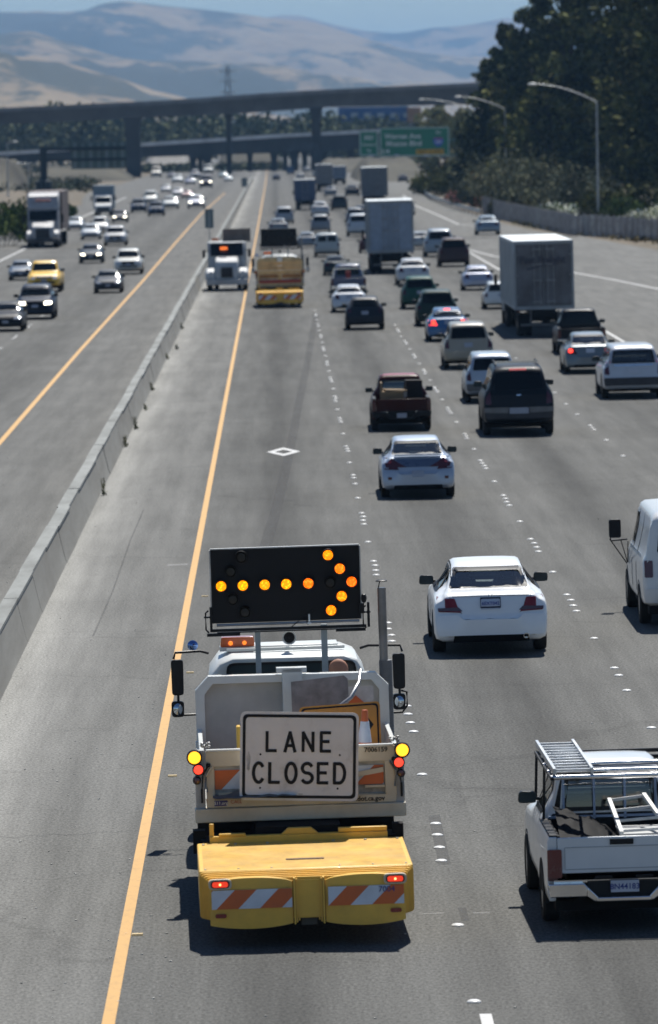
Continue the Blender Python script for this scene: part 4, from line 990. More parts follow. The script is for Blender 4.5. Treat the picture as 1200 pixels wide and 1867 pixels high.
def pickup_bed(root, T, pm, L0=0.0, yb=1.88, top=1.02, floor_=.72, chrome=True, tail=True, brake=0, tl_col=None):
    hw = T['W']/2
    for s in (-1, 1):
        prof = [(s*(hw-.02), .40), (s*hw, .55), (s*hw, .80), (s*(hw-.01), top-.05), (s*(hw-.04), top), (s*(hw-.13), top), (s*(hw-.13), floor_), (s*(hw-.10), .40)]
        MB().prism(prof, 'y', .04, yb).build('bed_side', pm, root, bevel=.012)
        MB().box((s*(hw-.085), .04+yb/2, top+.008), (.10, yb-.06, .02)).build('bed_rail', BLACK, root)
        t_ = MB().prism(rpoly([(s*(hw-.13), .66), (s*(hw-.005), .66), (s*(hw-.005), .98), (s*(hw-.13), .98)], .02), 'y', -.0, .08).build('tail_light', (RED_ON if brake else (tl_col or RED_DK)), root)
        arch = [(T['ax'][0]+(T['wr']+.07)*cos(a), max(.40, T['wr']+(T['wr']+.06)*sin(a))) for a in [pi*k/14 for k in range(15)]]
        MB().prism(arch, 'x', s*hw, s*(hw+.006)).build('wheel_arch', UNDER, root)
    MB().box((0, yb/2+.03, floor_-.02), (2*hw-.24, yb, .04)).build('bed_floor', UNDER, root)
    MB().box((0, yb-.01, (floor_+top)/2), (2*hw-.24, .04, top-floor_)).build('bed_front', pm, root)
    tg = MB(); tg.box((0, .045, (floor_-.12+top)/2), (2*hw-.27, .05, top-floor_+.10)).build('tailgate', pm, root, bevel=.012)
    MB().box((0, .95, .45), (1.2, 1.5, .16)).build('frame_rails', UNDER, root)
    bm_ = CHROME if chrome else BLACK
    bb_ = MB()
    for s in (-1, 1):
        bb_.prism([(s*(hw+.01), .64), (s*.50, .64), (s*.46, .60), (s*.46, .47), (s*(hw-.02), .47)], 'y', -.16, -.02); bb_.prism([(s*.46, .60), (s*.462, .47), (s*.36, .40), (s*.32, .46)], 'y', -.17, -.03)
    bb_.box((0, -.10, .43), (.70, .14, .055)); bb_.build('bumper', bm_, root, bevel=.012)
    MB().box((0, -.02, .56), (.9, .04, .2)).build('bumper_recess', BLACK, root)

# ------------------------------------------------------------------ crash attenuator truck
YP = mat('yellow_truck_paint', (.82, .49, .065), .45, 0, .2, .17, 2.2, grime=(.25, .16, .06))
CREAM = mat('cream_truck_paint', (.62, .55, .42), .5, 0, .15, .22, 1.6, grime=(.28, .20, .10))
WPT = mat('white_truck_paint', (.66, .68, .66), .4, 0, .3, .14, 1.4, grime=(.25, .23, .18))
BGRY = mat('bed_grey_paint', (.40, .41, .41), .55, dirt=.35, dscale=1.2, grime=(.16, .15, .13))
ORG = mat('orange_sheeting', (.62, .13, .025), .4, dirt=.12); RWH = mat('white_sheeting', (.62, .68, .76), .35, dirt=.12)
BRD = mat('arrow_board_black', (.010, .010, .011), .55, dirt=.15)
LAMPOFF = mat('unlit_lamp', (.025, .023, .02), .3, dirt=0)
def stripes(parent, x0, x1, z0, z1, y, slant=1, n=4, ph=0.0, wdt=None):
    h = z1-z0; mbw = MB(); mbo = MB(); mbw.box(((x0+x1)/2, y+.004, (z0+z1)/2), (x1-x0, .008, h)); w_ = wdt or (x1-x0)/n
    k = -2
    while True:
        a = x0 + (k+ph)*w_*2
        if a > x1+h: break
        poly = [(a, z0), (a+w_, z0), (a+w_+slant*h, z1), (a+slant*h, z1)]
        # clip to panel
        def clip(P, lim, keep_less):
            out = []
            for i in range(len(P)):
                p, q = P[i-1], P[i]; ip = (p[0] <= lim) == keep_less or p[0] == lim; iq = (q[0] <= lim) == keep_less or q[0] == lim
                if ip != iq: t = (lim-p[0])/(q[0]-p[0]); out.append((lim, p[1]+(q[1]-p[1])*t))
                if iq: out.append(q)
            return out
        P = clip(poly, x1, True); P = clip(P, x0, False) if P else P
        if len(P) > 2: mbo.prism(P, 'y', y-.004, y-.0005)
        k += 1
    a = mbw.build('stripe_panel', RWH, parent); mbo.build('orange_stripe', ORG, a); return a
def tma_truck(loc, rz, roll, label, lit, sc=1.0, main=True):
    root = empty('attenuator_truck', loc, (0, -R(roll), rz), sc); tag(root, label, 'truck', 'highway attenuator trucks')
    # ---- attenuator
    at_ = MB().prism([(.30, .30), (2.72, .33), (2.72, .80), (.30, .80)], 'x', -1.15, 1.17).build('attenuator', YP, root, bevel=.015)
    mb = MB()
    for i in range(5):
        k = .022*i; y1 = .30-.072*i
        mb.prism(rpoly([(-1.15+k, .29+.004*i), (1.17-k, .29+.004*i), (1.17-k, .792-.010*i), (-1.15+k, .792-.010*i)], .05), 'y', y1-.050, y1-.004)
        mb.prism([(-1.13+k, .32), (1.15-k, .32), (1.15-k, .77-.012*i), (-1.13+k, .77-.012*i)], 'y', y1-.073, y1-.05)
    mb.build('attenuator_folds', YP, at_, angle=30)
    for (a, b_) in ((-1.045, -.15), (.20, 1.06)):
        n = 14; vs = []; 
        for j in range(9):
            v = j/8
            for i in range(n+1):
                u = i/n; x = a+(b_-a)*u; bul = sin(pi*min(1, max(0, u)))**.7
                zb = .262-.045*sin(pi*u)**.8; zt = .715+.055*sin(pi*u)**.6; z = zb+(zt-zb)*v
                y = -.095-.035*bul*(1-.3*abs(2*v-1)); vs.append((x, y, z))
        n1 = n+1; fs = [(j*n1+i, j*n1+i+1, (j+1)*n1+i+1, (j+1)*n1+i) for j in range(8) for i in range(n)]
        bd = [j*n1 for j in range(9)]; m0 = len(vs)
        ring = list(range(n1)) + [j*n1+n for j in range(1, 9)] + [8*n1+i for i in range(n-1, -1, -1)] + [j*n1 for j in range(7, 0, -1)]
        vs += [(vs[i][0], .0, vs[i][2]) for i in ring]; L_ = len(ring)
        fs += [(ring[i], ring[(i+1) % L_], m0+(i+1) % L_, m0+i) for i in range(L_)]
        MB().add(vs, fs).build('impact_panel', YP, at_, angle=50)
        s0, s1 = (a+.02, b_-.01) if a < 0 else (a+.03, b_-.015)
        stripes(at_, s0, s1, .44, .645, -.140, 1, 4, .1 if a < 0 else .0, .235)
    # curled inner edges and the dark centre recess
    mb = MB()
    for s, x0 in ((1, -.15), (-1, .20)):
        for i in range(3): mb.box((x0+s*(.018+i*.024), -.08+i*.035, .50), (.018, .09, .50-.03*i))
    mb.build('fold_edge', YP, at_); MB().box((.025, .06, .47), (.17, .05, .5)).build('centre_recess', mat('dark_grey_steel', (.09, .085, .07), .7, dirt=.3), at_)
    for x in (-.93, .955):
        bz = MB().prism(rpoly([(x-.125, .655), (x+.125, .655), (x+.125, .765), (x-.125, .765)], .05), 'y', -.155, -.09).build('lamp_bezel', mat('cream_bezel', (.6, .52, .38), .5), at_)
        o = MB().prism(rpoly([(x-.10, .672), (x+.10, .672), (x+.10, .752), (x-.10, .752)], .04), 'y', -.165, -.15).build('lamp_surround', BLACK, bz)
        MB().prism(rpoly([(x-.085, .682), (x+.085, .682), (x+.085, .742), (x-.085, .742)], .03), 'y', -.175, -.16).build('marker_lamp', emis('dim_red_lamp', (1, .06, .02), .55, (.5, .02, .01)) if lit else RED_L, bz)
        MB().sphere((x, -.168, .712), .016, 8).build('lamp_bulb', emis('lamp_filament', (1, .35, .12), 3.0), bz) if lit else None
        MB().prism(rpoly([(x-.06, .345), (x+.06, .345), (x+.06, .39), (x-.06, .39)], .02), 'y', -.142, -.12).build('reflector', RED_L, at_)
    MB().box((.02, 1.05, .803), (.42, .07, .012)).build('lifting_slot', mat('rusty_slot', (.07, .025, .015), .7), at_)
    mb = MB().box((0, 2.76, .83), (2.0, .10, .08)).prism([(-.2, .87), (.22, .87), (.14, .94), (-.12, .94)], 'y', 2.72, 2.80).box((.72, 2.75, .90), (.55, .07, .05)).box((-.98, 2.78, .90), (.05, .05, .22)).box((-.75, 2.73, .885), (.3, .06, .03))
    mb.build('hinge_beam', YP, at_, bevel=.008)
    if main:
        MB().sheet([(-1.1, .35, .8015), (1.12, .35, .8015), (1.12, 2.65, .8015), (-1.1, 2.65, .8015)]).build('top_scuff', film('top_scuff', (.34, .22, .09), -.75, .30, 3.2, (1, .6, 1)), at_)
        bl_ = MB()
        for x_ in (-1.08, -.72, -.36, .38, .74, 1.10): bl_.lathe([(.018, .80), (.018, .812), (.001, .814)], 'z', (x_, 2.55, 0), 8).lathe([(.012, .80), (.012, .808), (.001, .81)], 'z', (x_, .42, 0), 8)
        bl_.build('bolt', STEEL, at_)
    if main: text_mesh('7004', .09, 'lettering', PBLUE, at_, (.86, -.148, .60))
    # ---- chassis
    mb = MB().box((0, 7.2, .82), (.95, 8.6, .24)).box((0, 3.1, .66), (2.2, .5, .3)).box((0, 4.0, .80), (1.9, .4, .3)).box((0, 3.7, .62), (1.9, .7, .35)).box((-1.12, 3.1, .78), (.14, .2, .26)).box((1.13, 3.05, .82), (.12, .2, .2))
    mb.build('chassis', UNDER, root)
    for s in (-1, 1):
        for dx, y in ((.98, 4.75), (.66, 4.75)): wheel(root, s*dx, y, .49, .26, s, 0 if main else 1)
        wheel(root, s*.95, 9.9, .49, .27, s, 0 if main else 1)
        MB().box((s*.82, 4.05, .62), (.62, .02, .62)).build('mud_flap', UNDER, root)
    # ---- dump body
    C0 = CREAM if main else mat('tan_truck_paint', (.50, .40, .22), .5, dirt=.3)
    bd = MB(); bd.prism([(-1.165, 1.08), (1.20, 1.08), (1.20, 1.235), (-1.165, 1.235)], 'y', 2.32, 2.52).build('rear_beam', C0, root, bevel=.012)
    MB().box((.04, 4.95, 1.05), (2.2, 2.95, .08)).build('bed_floor', BGRY, root)
    for s, x in ((-1, -1.075), (1, 1.145)):
        m_ = MB().box((x+.02, 4.95, 1.38), (.05, 2.92, .66))
        for k in range(4): m_.box((x+.02+s*.035, 3.8+k*.8, 1.28), (.04, .08, .60))
        m_.build('bed_side', WPT if main else C0, root, bevel=.006)
        MB().box((x+(-.02 if s < 0 else -.01), 2.44, 1.56), (.11, .12, .66)).build('corner_post', BGRY, root, bevel=.008)
    # headboard with chamfered corners, a pale rim and ribs
    hb = [(-1.095, 1.0), (1.205, 1.0), (1.205, 2.17), (1.05, 2.325), (-.935, 2.34), (-1.095, 2.175)]
    h_o = MB().prism(hb, 'y', 6.42, 6.46).build('headboard', mat('headboard_grey', (.50, .49, .46), .55, dirt=.22, dscale=.9) if main else C0, root)
    rim = MB(); inner = [(-.985, 1.1), (1.09, 1.1), (1.09, 2.12), (1.0, 2.235), (-.885, 2.245), (-.985, 2.12)]
    for i in range(1, 6):
        a, b_, c_, d_ = hb[i-1+0], hb[i], inner[i], inner[i-1]
        rim.prism([a, b_, c_, d_], 'y', 6.30, 6.418)
    a, b_, c_, d_ = hb[5], hb[0], inner[0], inner[5]; rim.prism([a, b_, c_, d_], 'y', 6.30, 6.418)
    rim.build('headboard_rim', WPT if main else C0, h_o, bevel=.006)
    MB().box((.06, 6.25, 1.86), (.24, .10, 1.1)).box((.055, 6.28, 2.39), (.36, .16, .06)).build('headboard_rib', WPT, h_o, bevel=.006)
    # tailgate: frame, inset panel, boards
    tg = MB()
    tx0, tx1, tz0, tz1 = -1.03, 1.095, 1.238, 1.875
    for (a, b_, c_, d_) in ((tx0, tx1, tz1-.17, tz1), (tx0, tx1, tz0, tz0+.09), (tx0, tx0+.095, tz0+.09, tz1-.17), (tx1-.12, tx1, tz0+.09, tz1-.17), (-.05, .1, tz0+.09, tz1-.17)):
        tg.box(((a+b_)/2, 2.40, (c_+d_)/2), (b_-a, .07, d_-c_))
    tgo = tg.build('tailgate', C0, root, bevel=.008)
    MB().box((.03, 2.45, 1.55), (2.0, .03, .6)).build('inset_panel', mat('dirty_white_panel', (.50, .50, .48), .6, dirt=.4), tgo)
    MB().box((.03, 2.40, 1.884), (2.1, .09, .018)).build('tailgate_cap', WPT, tgo)
    if main:
        stripes(tgo, -.93, .96, 1.44, 1.655, 2.42, 1, 6, .62, .30)
        MB().box((-.72, 2.40, 1.39), (.35, .03, .025)).box((.86, 2.40, 1.42), (.22, .03, .025)).box((.80, 2.395, 1.58), (.32, .02, .055), 0, Matrix.Rotation(R(-9), 3, 'Y')).build('latch_bar', CREAM, tgo)
        MB().prism(rpoly([(-.64, 1.39), (-.53, 1.39), (-.53, 1.45), (-.64, 1.45)], .01), 'y', 2.37, 2.40).build('red_reflector', RED_L, tgo)
        st = MB().box((-.87, 2.36, 1.29), (.15, .006, .062)).build('sticker', mat('blue_sticker', (.03, .03, .16), .5, dirt=0), tgo)
        text_mesh('511.org', .05, 'lettering', SGW, st, (-.87, -.005+2.36, 1.29)); text_mesh('CALL', .055, 'lettering', mat('red_ink', (.35, .03, .02), .5, dirt=0), tgo, (-.70, 2.358, 1.30))
        text_mesh('7006159', .075, 'lettering', BLACK, tgo, (.88, 2.36, 1.832), bold=.001)
        text_mesh('www.dot.ca.gov', .075, 'lettering', BLACK, tgo, (.72, 2.36, 1.285), bold=.002)
    else:
        for x in (-.52, .60): MB().box((x, 2.36, 1.60), (.9, .03, .16)).build('latch_bar', mat('brown_wood', (.30, .17, .07), .8, dirt=.4), tgo)
        for z_ in (2.0, 2.22): MB().box((.03, 2.42, z_), (2.1, .04, .17)).build('side_board', mat('tan_boards', (.52, .38, .20), .8, dirt=.4, dscale=1.5), tgo)
        MB().box((.03, 2.35, 1.34), (2.05, .03, .15)).build('red_board', mat('red_board', (.30, .03, .025), .6, dirt=.3), tgo)
    # rear lamp clusters
    for s, xa, za in ((-1, -1.152, 1.824), (1, 1.172, 1.829)):
        for x, z, r, lm in ((xa, za, .072, AMB_ON if lit else AMB_OFF), (xa+(.04 if s < 0 else -.042), za-.137, .054, RED_ON2 if lit else RED_DK), (xa+(.02 if s < 0 else -.02), za-.258, .038, RED_DK)):
            hsg = MB().lathe([(r*1.22, 0), (r*1.22, -.07), (r*1.0, -.085), (r*.98, -.06), (.001, -.06)], 'y', (x, 2.32, z), 20).build('lamp_housing', BLACK, root)
            MB().lathe([(r*.97, -.062), (r*.9, -.075), (.001, -.082)], 'y', (x, 2.32, z), 20).build('lamp_lens', lm, hsg)
    if main:
        ch = MB()
        for s in (-1, 1):
            for k in range(9):
                x = s*1.06+.03+random.uniform(-.05, .05); z = 1.89+random.uniform(0, .09); ch.sphere((x, 2.36, z), .016, 6, 0, (1.3, .6, 1))
            ch.tube([(s*1.0+.03, 2.34, 1.70), (s*1.06+.03, 2.33, 1.60), (s*1.05+.03, 2.33, 1.42)], .012, 5)
        ch.build('chain', STEEL, root)
        for x in (-1.0, 1.075):
            lt = MB(); lt.sphere((x, 2.34, 1.725), .028, 8); lt.bar((x, 2.34, 1.72), (x+(-.06 if x < 0 else .05), 2.34, 1.62), .02); lt.bar((x+(-.06 if x < 0 else .05), 2.34, 1.63), (x+(-.08 if x < 0 else .08), 2.345, 1.44), .012); lt.bar((x-.08*(1 if x < 0 else -1), 2.35, 1.30), (x-.08*(1 if x < 0 else -1), 2.35, 1.46), .025)
            lt.build('latch_handle', BLACK, root)
    for o in root.children:
        if o.name.split('.')[0] in ('rear_beam', 'tailgate', 'corner_post', 'lamp_housing', 'chain', 'latch_handle'):
            o.location = (.026, 1.0-.0, -.14); o.scale = (1.016, 1.0, 1.016)
            if 'lamp' in o.name or True: pass
    # ---- cab and hood
    ct = [(-.96, .95), (1.02, .95), (1.045, 1.7), (.985, 2.18), (.90, 2.33), (.74, 2.395), (-.62, 2.40), (-.78, 2.335), (-.90, 2.18), (-.97, 1.7)]
    n = 10; vs = []; fs = []
    for y, k, dz in ((7.88, .985, -.03), (7.92, 1, 0), (8.8, 1.0, .035), (9.45, .985, .02), (9.75, .96, -.05)):
        for x, z in ct:
            zz = z+(dz if z > 2 else 0); vs.append(((x-.04)*k+.04, y, zz))
    for i in range(4):
        for k in range(n): fs.append((i*n+k, i*n+(k+1) % n, (i+1)*n+(k+1) % n, (i+1)*n+k))
    fs += [list(range(n))[::-1], list(range(4*n, 5*n))]
    cab = MB().add(vs, fs).build('cab', WPT, root, bevel=.02, angle=35)
    mbw = MB().prism([(-.80, 1.72), (.88, 1.72), (.86, 2.10), (.80, 2.20), (-.72, 2.21), (-.78, 2.10)], 'y', 9.74, 9.79); mbw.build('windshield', GLASS_D, cab)
    MB().prism([(-.88, .75), (.96, .75), (.92, 1.62), (-.84, 1.64)], 'y', 9.8, 11.5).build('hood', WPT, root, bevel=.06)
    rw = MB().prism(rpoly([(-.68, 2.0), (.86, 2.0), (.86, 2.315), (-.68, 2.325)], .09), 'y', 7.845, 7.89).build('rear_window', GLASS_G, cab)
    fr2 = MB(); o_ = rpoly([(-.70, 1.98), (.88, 1.98), (.88, 2.335), (-.70, 2.345)], .10); i_ = grow(o_, -.03)
    for k in range(len(o_)): fr2.prism([o_[k-1], o_[k], i_[k], i_[k-1]], 'y', 7.83, 7.842)
    fr2.build('window_seal', BLACK, rw)
    if main: MB().sphere((.66, 7.74, 2.23), .115, 16, 0, (1.05, .6, 1.15)).build('headrest', mat('tan_headrest', (.42, .20, .13), .7), cab)
    MB().box((.04, 8.9, 2.455), (1.3, .5, .03)).box((.04, 8.4, 2.45), (1.45, .05, .04)).build('roof_rib', WPT, cab, bevel=.01)
    # ---- beacon, horn, arrow board
    bo = MB().box((-.545, 8.6, 2.455), (.44, .24, .05)).build('beacon_base', WPT, root)
    MB().prism(rpoly([(-.755, 2.48), (-.335, 2.48), (-.345, 2.60), (-.745, 2.60)], .02), 'y', 8.48, 8.72).build('beacon', mat('orange_beacon_lens', (.50, .10, .015), .15, 0, .6, 0), root, bevel=.012)
    MB().sphere((-.63, 8.47, 2.53), .03, 8).sphere((-.46, 8.47, 2.53), .028, 8).build('beacon_lamp', emis('beacon_bulb', (1, .25, .03), .8), bo)
    MB().lathe([(.02, .22), (.035, .1), (.05, .05), (.085, -.06), (.088, -.065), (.07, -.055), (.03, .04), (.001, .04)], 'y', (.085, 8.25, 2.60), 20).build('loud_horn', mat('horn_white', (.62, .63, .62), .5), root)
    MB().lathe([(.078, 0), (.06, .03), (.02, .06), (.001, .03)], 'y', (.085, 8.20, 2.60), 18).sphere((.085, 8.2, 2.6), .014, 8).build('horn_mouth', BLACK, root)
    x0, x1, z0, z1, yb = -.853, .943, 2.87, 3.76, 7.4
    bw = x1-x0; bh = z1-z0
    ab = MB().box(((x0+x1)/2, yb+.03, (z0+z1)/2), (bw, .05, bh)).build('arrow_board', BRD, root, bevel=.004)
    e_ = MB(); e_.box((x0-.008, yb+.03, (z0+z1)/2), (.014, .07, bh)).box((x1+.008, yb+.03, (z0+z1)/2), (.014, .07, bh)).box(((x0+x1)/2, yb+.03, z1+.008), (bw, .07, .014)).build('board_edge', STEEL, ab)
    L1 = [(.066, .495), (.212, .495), (.359, .495), (.504, .495), (.652, .495), (.79, .12), (.867, .31), (.944, .493), (.874, .685), (.80, .872)]
    L0_ = [(.207, .11), (.133, .30), (.142, .68), (.22, .86), (.80, .495)]
    cols = [(1, .46, .0), (1, .50, .0), (1, .44, .01), (1, .46, .01), (1, .24, .02), (1, .38, .01), (1, .26, .02), (1, .20, .02), (1, .36, .01), (1, .36, .01)]
    for i, (u, v) in enumerate(L1+L0_):
        x, z = x0+u*bw, z1-v*bh; on = lit and i < 10 and main
        hs = MB().lathe([(.080, .0), (.080, -.018), (.068, -.022), (.066, -.004), (.001, -.003)], 'y', (x, yb+.004, z), 20).build('lamp_ring', BLACK, ab)
        if on: MB().lathe([(.061, -.006), (.050, -.020), (.001, -.026)], 'y', (x, yb+.004, z), 20).build('board_lamp', lamp_face(cols[i]), hs)
        else: MB().lathe([(.061, -.006), (.050, -.020), (.001, -.026)], 'y', (x, yb+.004, z), 20).build('board_lamp', LAMPOFF, hs)
        if on or i >= 10: 
            hd = MB(); n = 12; vs = []; fs = []
            for k in range(n+1):
                a = R(20)+R(140)*k/n
                for yy in (-.02, -.10): vs.append((x+.082*cos(a), yb+yy*(sin(a)**.5), z+.082*sin(a)))
            for k in range(n): fs.append((2*k, 2*k+2, 2*k+3, 2*k+1))
            hd.add(vs, fs).build('lamp_hood', BLACK, hs)
    fr = MB(); fr.tube([(x0+.05, yb+.02, 2.845), (x1-.02, yb+.02, 2.845)], .018, 8).build('board_tube', STEEL, root)
    f2 = MB().bar((x0-.02, yb, 2.785), (x1+.06, yb, 2.785), .035).box((x0+.13, yb-.02, 2.735), (.40, .06, .035)).box((x1-.13, yb-.02, 2.745), (.36, .06, .035)).box((.05, yb+.02, 2.755), (1.7, .03, .014))
    for x in (x0-.045, x1+.06):
        f2.tube([(x, yb, 3.03), (x-.035, yb, 3.0), (x-.035, yb, 2.80), (x, yb, 2.76)], .012, 6).box((x+.03, yb, 2.92), (.03, .05, .3)).box((x, yb, 2.95), (.11, .04, .02))
    f2.sphere((x1+.04, yb-.02, 3.12), .045, 8, 0, (.8, 1, 1.4)).box((x1+.01, yb-.02, 3.0), (.06, .06, .12))
    f2.tube([(.30, yb, 2.82), (.27, yb-.01, 2.93), (.36, yb-.01, 2.99)], .008, 5).tube([(.1, yb, 2.80), (.2, yb-.02, 2.88), (.32, yb-.02, 2.90)], .006, 5)
    f2.build('board_bracket', BLACK, root); MB().box((.315, yb-.03, 2.90), (.02, .02, .10)).box((.315, yb-.03, 2.84), (.05, .03, .02)).build('cable_clip', SGW, root)
    for c_, d_ in (((-.31, 7.55, 2.42), (.065, .06, .66)), ((.495, 7.55, 2.38), (.075, .06, .86))): MB().box(c_, d_).build('board_post', mat('blue_grey_post', (.36, .41, .43), .5, dirt=.2), root, bevel=.004)
    # ---- exhaust stack
    xs = 1.185
    MB().tube([(xs, 7, 1.5), (xs, 7, 3.27)], .052, 16).build('exhaust_pipe', mat('weathered_chrome', (.22, .22, .23), .35, .8, dirt=.3), root)
    gd = MB().tube([(xs+.02, 6.98, 1.45), (xs+.02, 6.98, 2.40)], .078, 16)
    for k in range(26): gd.lathe([(.080, -.006), (.083, 0), (.080, .006)], 'z', (xs+.02, 6.98, 1.5+k*.035), 14)
    gd.build('heat_shield', mat('dull_heat_shield', (.16, .16, .165), .5, .6, dirt=.3), root)
    MB().lathe([(.001, .02), (.045, .022), (.07, .01), (.07, 0), (.001, 0)], 'z', (xs, 7, 3.345), 16).bar((xs-.04, 7, 3.26), (xs-.02, 7, 3.35), .012).build('rain_cap', BLACK, root)
    # ---- mirrors
    for s, xc, zo in ((-1, -1.29, .0), (1, 1.462, -.012)):
        xcab = -.90 if s < 0 else .99; arm = MB()
        arm.tube([(xcab, 9.4, 2.33), (xcab+s*.10, 9.35, 2.365), (xc+s*.02, 9.3, 2.36), (xc+s*.045, 9.3, 2.28)], .016, 8)
        arm.tube([(xc, 9.32, 1.85), (xc, 9.32, 1.72)], .016, 8)
        if s > 0: arm.tube([(xc+.02, 9.34, 1.79), (xc+.09, 9.34, 1.77), (xc+.09, 9.34, 1.60), (xc+.03, 9.34, 1.52), (xcab+.03, 9.34, 1.50)], .014, 8)
        else: arm.tube([(xc, 9.34, 1.60), (xc+.05, 9.34, 1.575), (xcab, 9.34, 1.58)], .014, 8)
        ao = arm.build('mirror_arm', BLACK, root)
        m1 = MB().prism(rpoly([(xc-.075, 1.83+zo), (xc+.07, 1.83+zo), (xc+.075, 2.27+zo), (xc-.08, 2.27+zo)], .04), 'y', 9.26, 9.36).build('side_mirror', BLACK, root, bevel=.01)
        MB().prism(rpoly([(xc-.062, 1.845+zo), (xc+.058, 1.845+zo), (xc+.062, 2.255+zo), (xc-.066, 2.255+zo)], .03), 'y', 9.250, 9.262).build('mirror_glass', mat('dark_mirror', (.02, .022, .024), .12, 0, 0, 0), m1)
        m2 = MB().prism(rpoly([(xc-.085, 1.56), (xc+.065, 1.56), (xc+.07, 1.755), (xc-.09, 1.755)], .04), 'y', 9.24, 9.34).build('convex_mirror', BLACK, root, bevel=.01)
        MB().sphere((xc-.01, 9.26, 1.66), .10, 14, 0, (.68, .45, .82)).build('mirror_glass', mat('bright_mirror', (.55, .6, .65), .05, 1, 0, 0), m2)
    MB().lathe([(.001, -.035), (.045, -.025), (.066, 0), (.066, .012), (.001, .03)], 'y', (-1.09, 9.5, 2.425), 18).build('round_mirror', mat('blue_round_mirror', (.16, .27, .55), .08, .9, 0, 0), root).rotation_euler = (0, 0, 0)
    return root
AMB_OFF = mat('amber_lens', (.35, .12, .01), .2, 0, .4, 0)
RED_ON2 = emis('red_cluster_lit', (1, .06, .03), 1.25, (.5, .02, .02))
def lamp_face(c):
    key = ('lf', c)
    if key in _mc: return _mc[key]
    m, t, b = newmat('amber_board_lamp'); v = nd(t, 'ShaderNodeTexVoronoi', i_Scale=38.0)
    tc = t.nodes.new('ShaderNodeTexCoord'); t.links.new(tc.outputs['Object'], v.inputs['Vector'])
    r_ = ramp(t, v.outputs['Distance'], [(.1, c), (.55, (c[0]*.75, c[1]*.35, 0))]); t.links.new(r_, b.inputs['Emission Color']); b.inputs['Emission Strength'].default_value = 1.9
    b.inputs['Base Color'].default_value = (.4, .15, 0, 1); _mc[key] = m; return m

tp = atY(562, 1718, 59.9)
TLOC, TRZ, TROLL = Vector((tp.x, 59.9, 0)), R(1.3), .8
tma_truck(TLOC, TRZ, TROLL, 'near white and yellow attenuator truck with lit amber arrow board and LANE CLOSED sign', True)
TM = Matrix.Translation(TLOC) @ Matrix.Rotation(TRZ, 4, 'Z') @ Matrix.Rotation(-R(TROLL), 4, 'Y')
def on_truck(name, p, rot, label, cat, group=None):
    o = empty(name); o.matrix_world = TM @ Matrix.Translation(p) @ rot.to_4x4(); return tag(o, label, cat, group)
I3 = Matrix.Identity(3)
# LANE CLOSED sign
W_, H_ = 1.345, 1.005
sg = on_truck('lane_closed_sign', (.044, 3.22, 1.69), Matrix.Rotation(R(2.6), 3, 'Y') @ Matrix.Rotation(R(-4), 3, 'X'), 'white LANE CLOSED sign with black border leaning on the tailgate of the near truck', 'sign')
def signface():
    m, t, b = newmat('grey_white_sign'); b.inputs['Roughness'].default_value = .45
    n = ramp(t, noise(t, 2.5, 7, .7), [(.35, (.70, .69, .69)), (.55, (.64, .63, .63)), (.74, (.44, .42, .40))]); t.links.new(n, b.inputs['Base Color']); return m
SF = signface(); SBK = mat('sign_black', (.012, .012, .013), .5, dirt=.08)
MB().prism(rpoly([(-W_/2, -H_/2), (W_/2, -H_/2), (W_/2, H_/2), (-W_/2, H_/2)], .075, 5), 'y', 0, .02).build('sign_panel', SF, sg)
o_ = rpoly([(-W_/2+.028, -H_/2+.028), (W_/2-.028, -H_/2+.028), (W_/2-.028, H_/2-.028), (-W_/2+.028, H_/2-.028)], .06, 5); i_ = rpoly([(-W_/2+.062, -H_/2+.062), (W_/2-.062, -H_/2+.062), (W_/2-.062, H_/2-.062), (-W_/2+.062, H_/2-.062)], .045, 5)
bmx = MB()
for k in range(len(o_)): bmx.prism([o_[k-1], o_[k], i_[k], i_[k-1]], 'y', -.003, -.0005)
bmx.build('sign_border', SBK, sg)
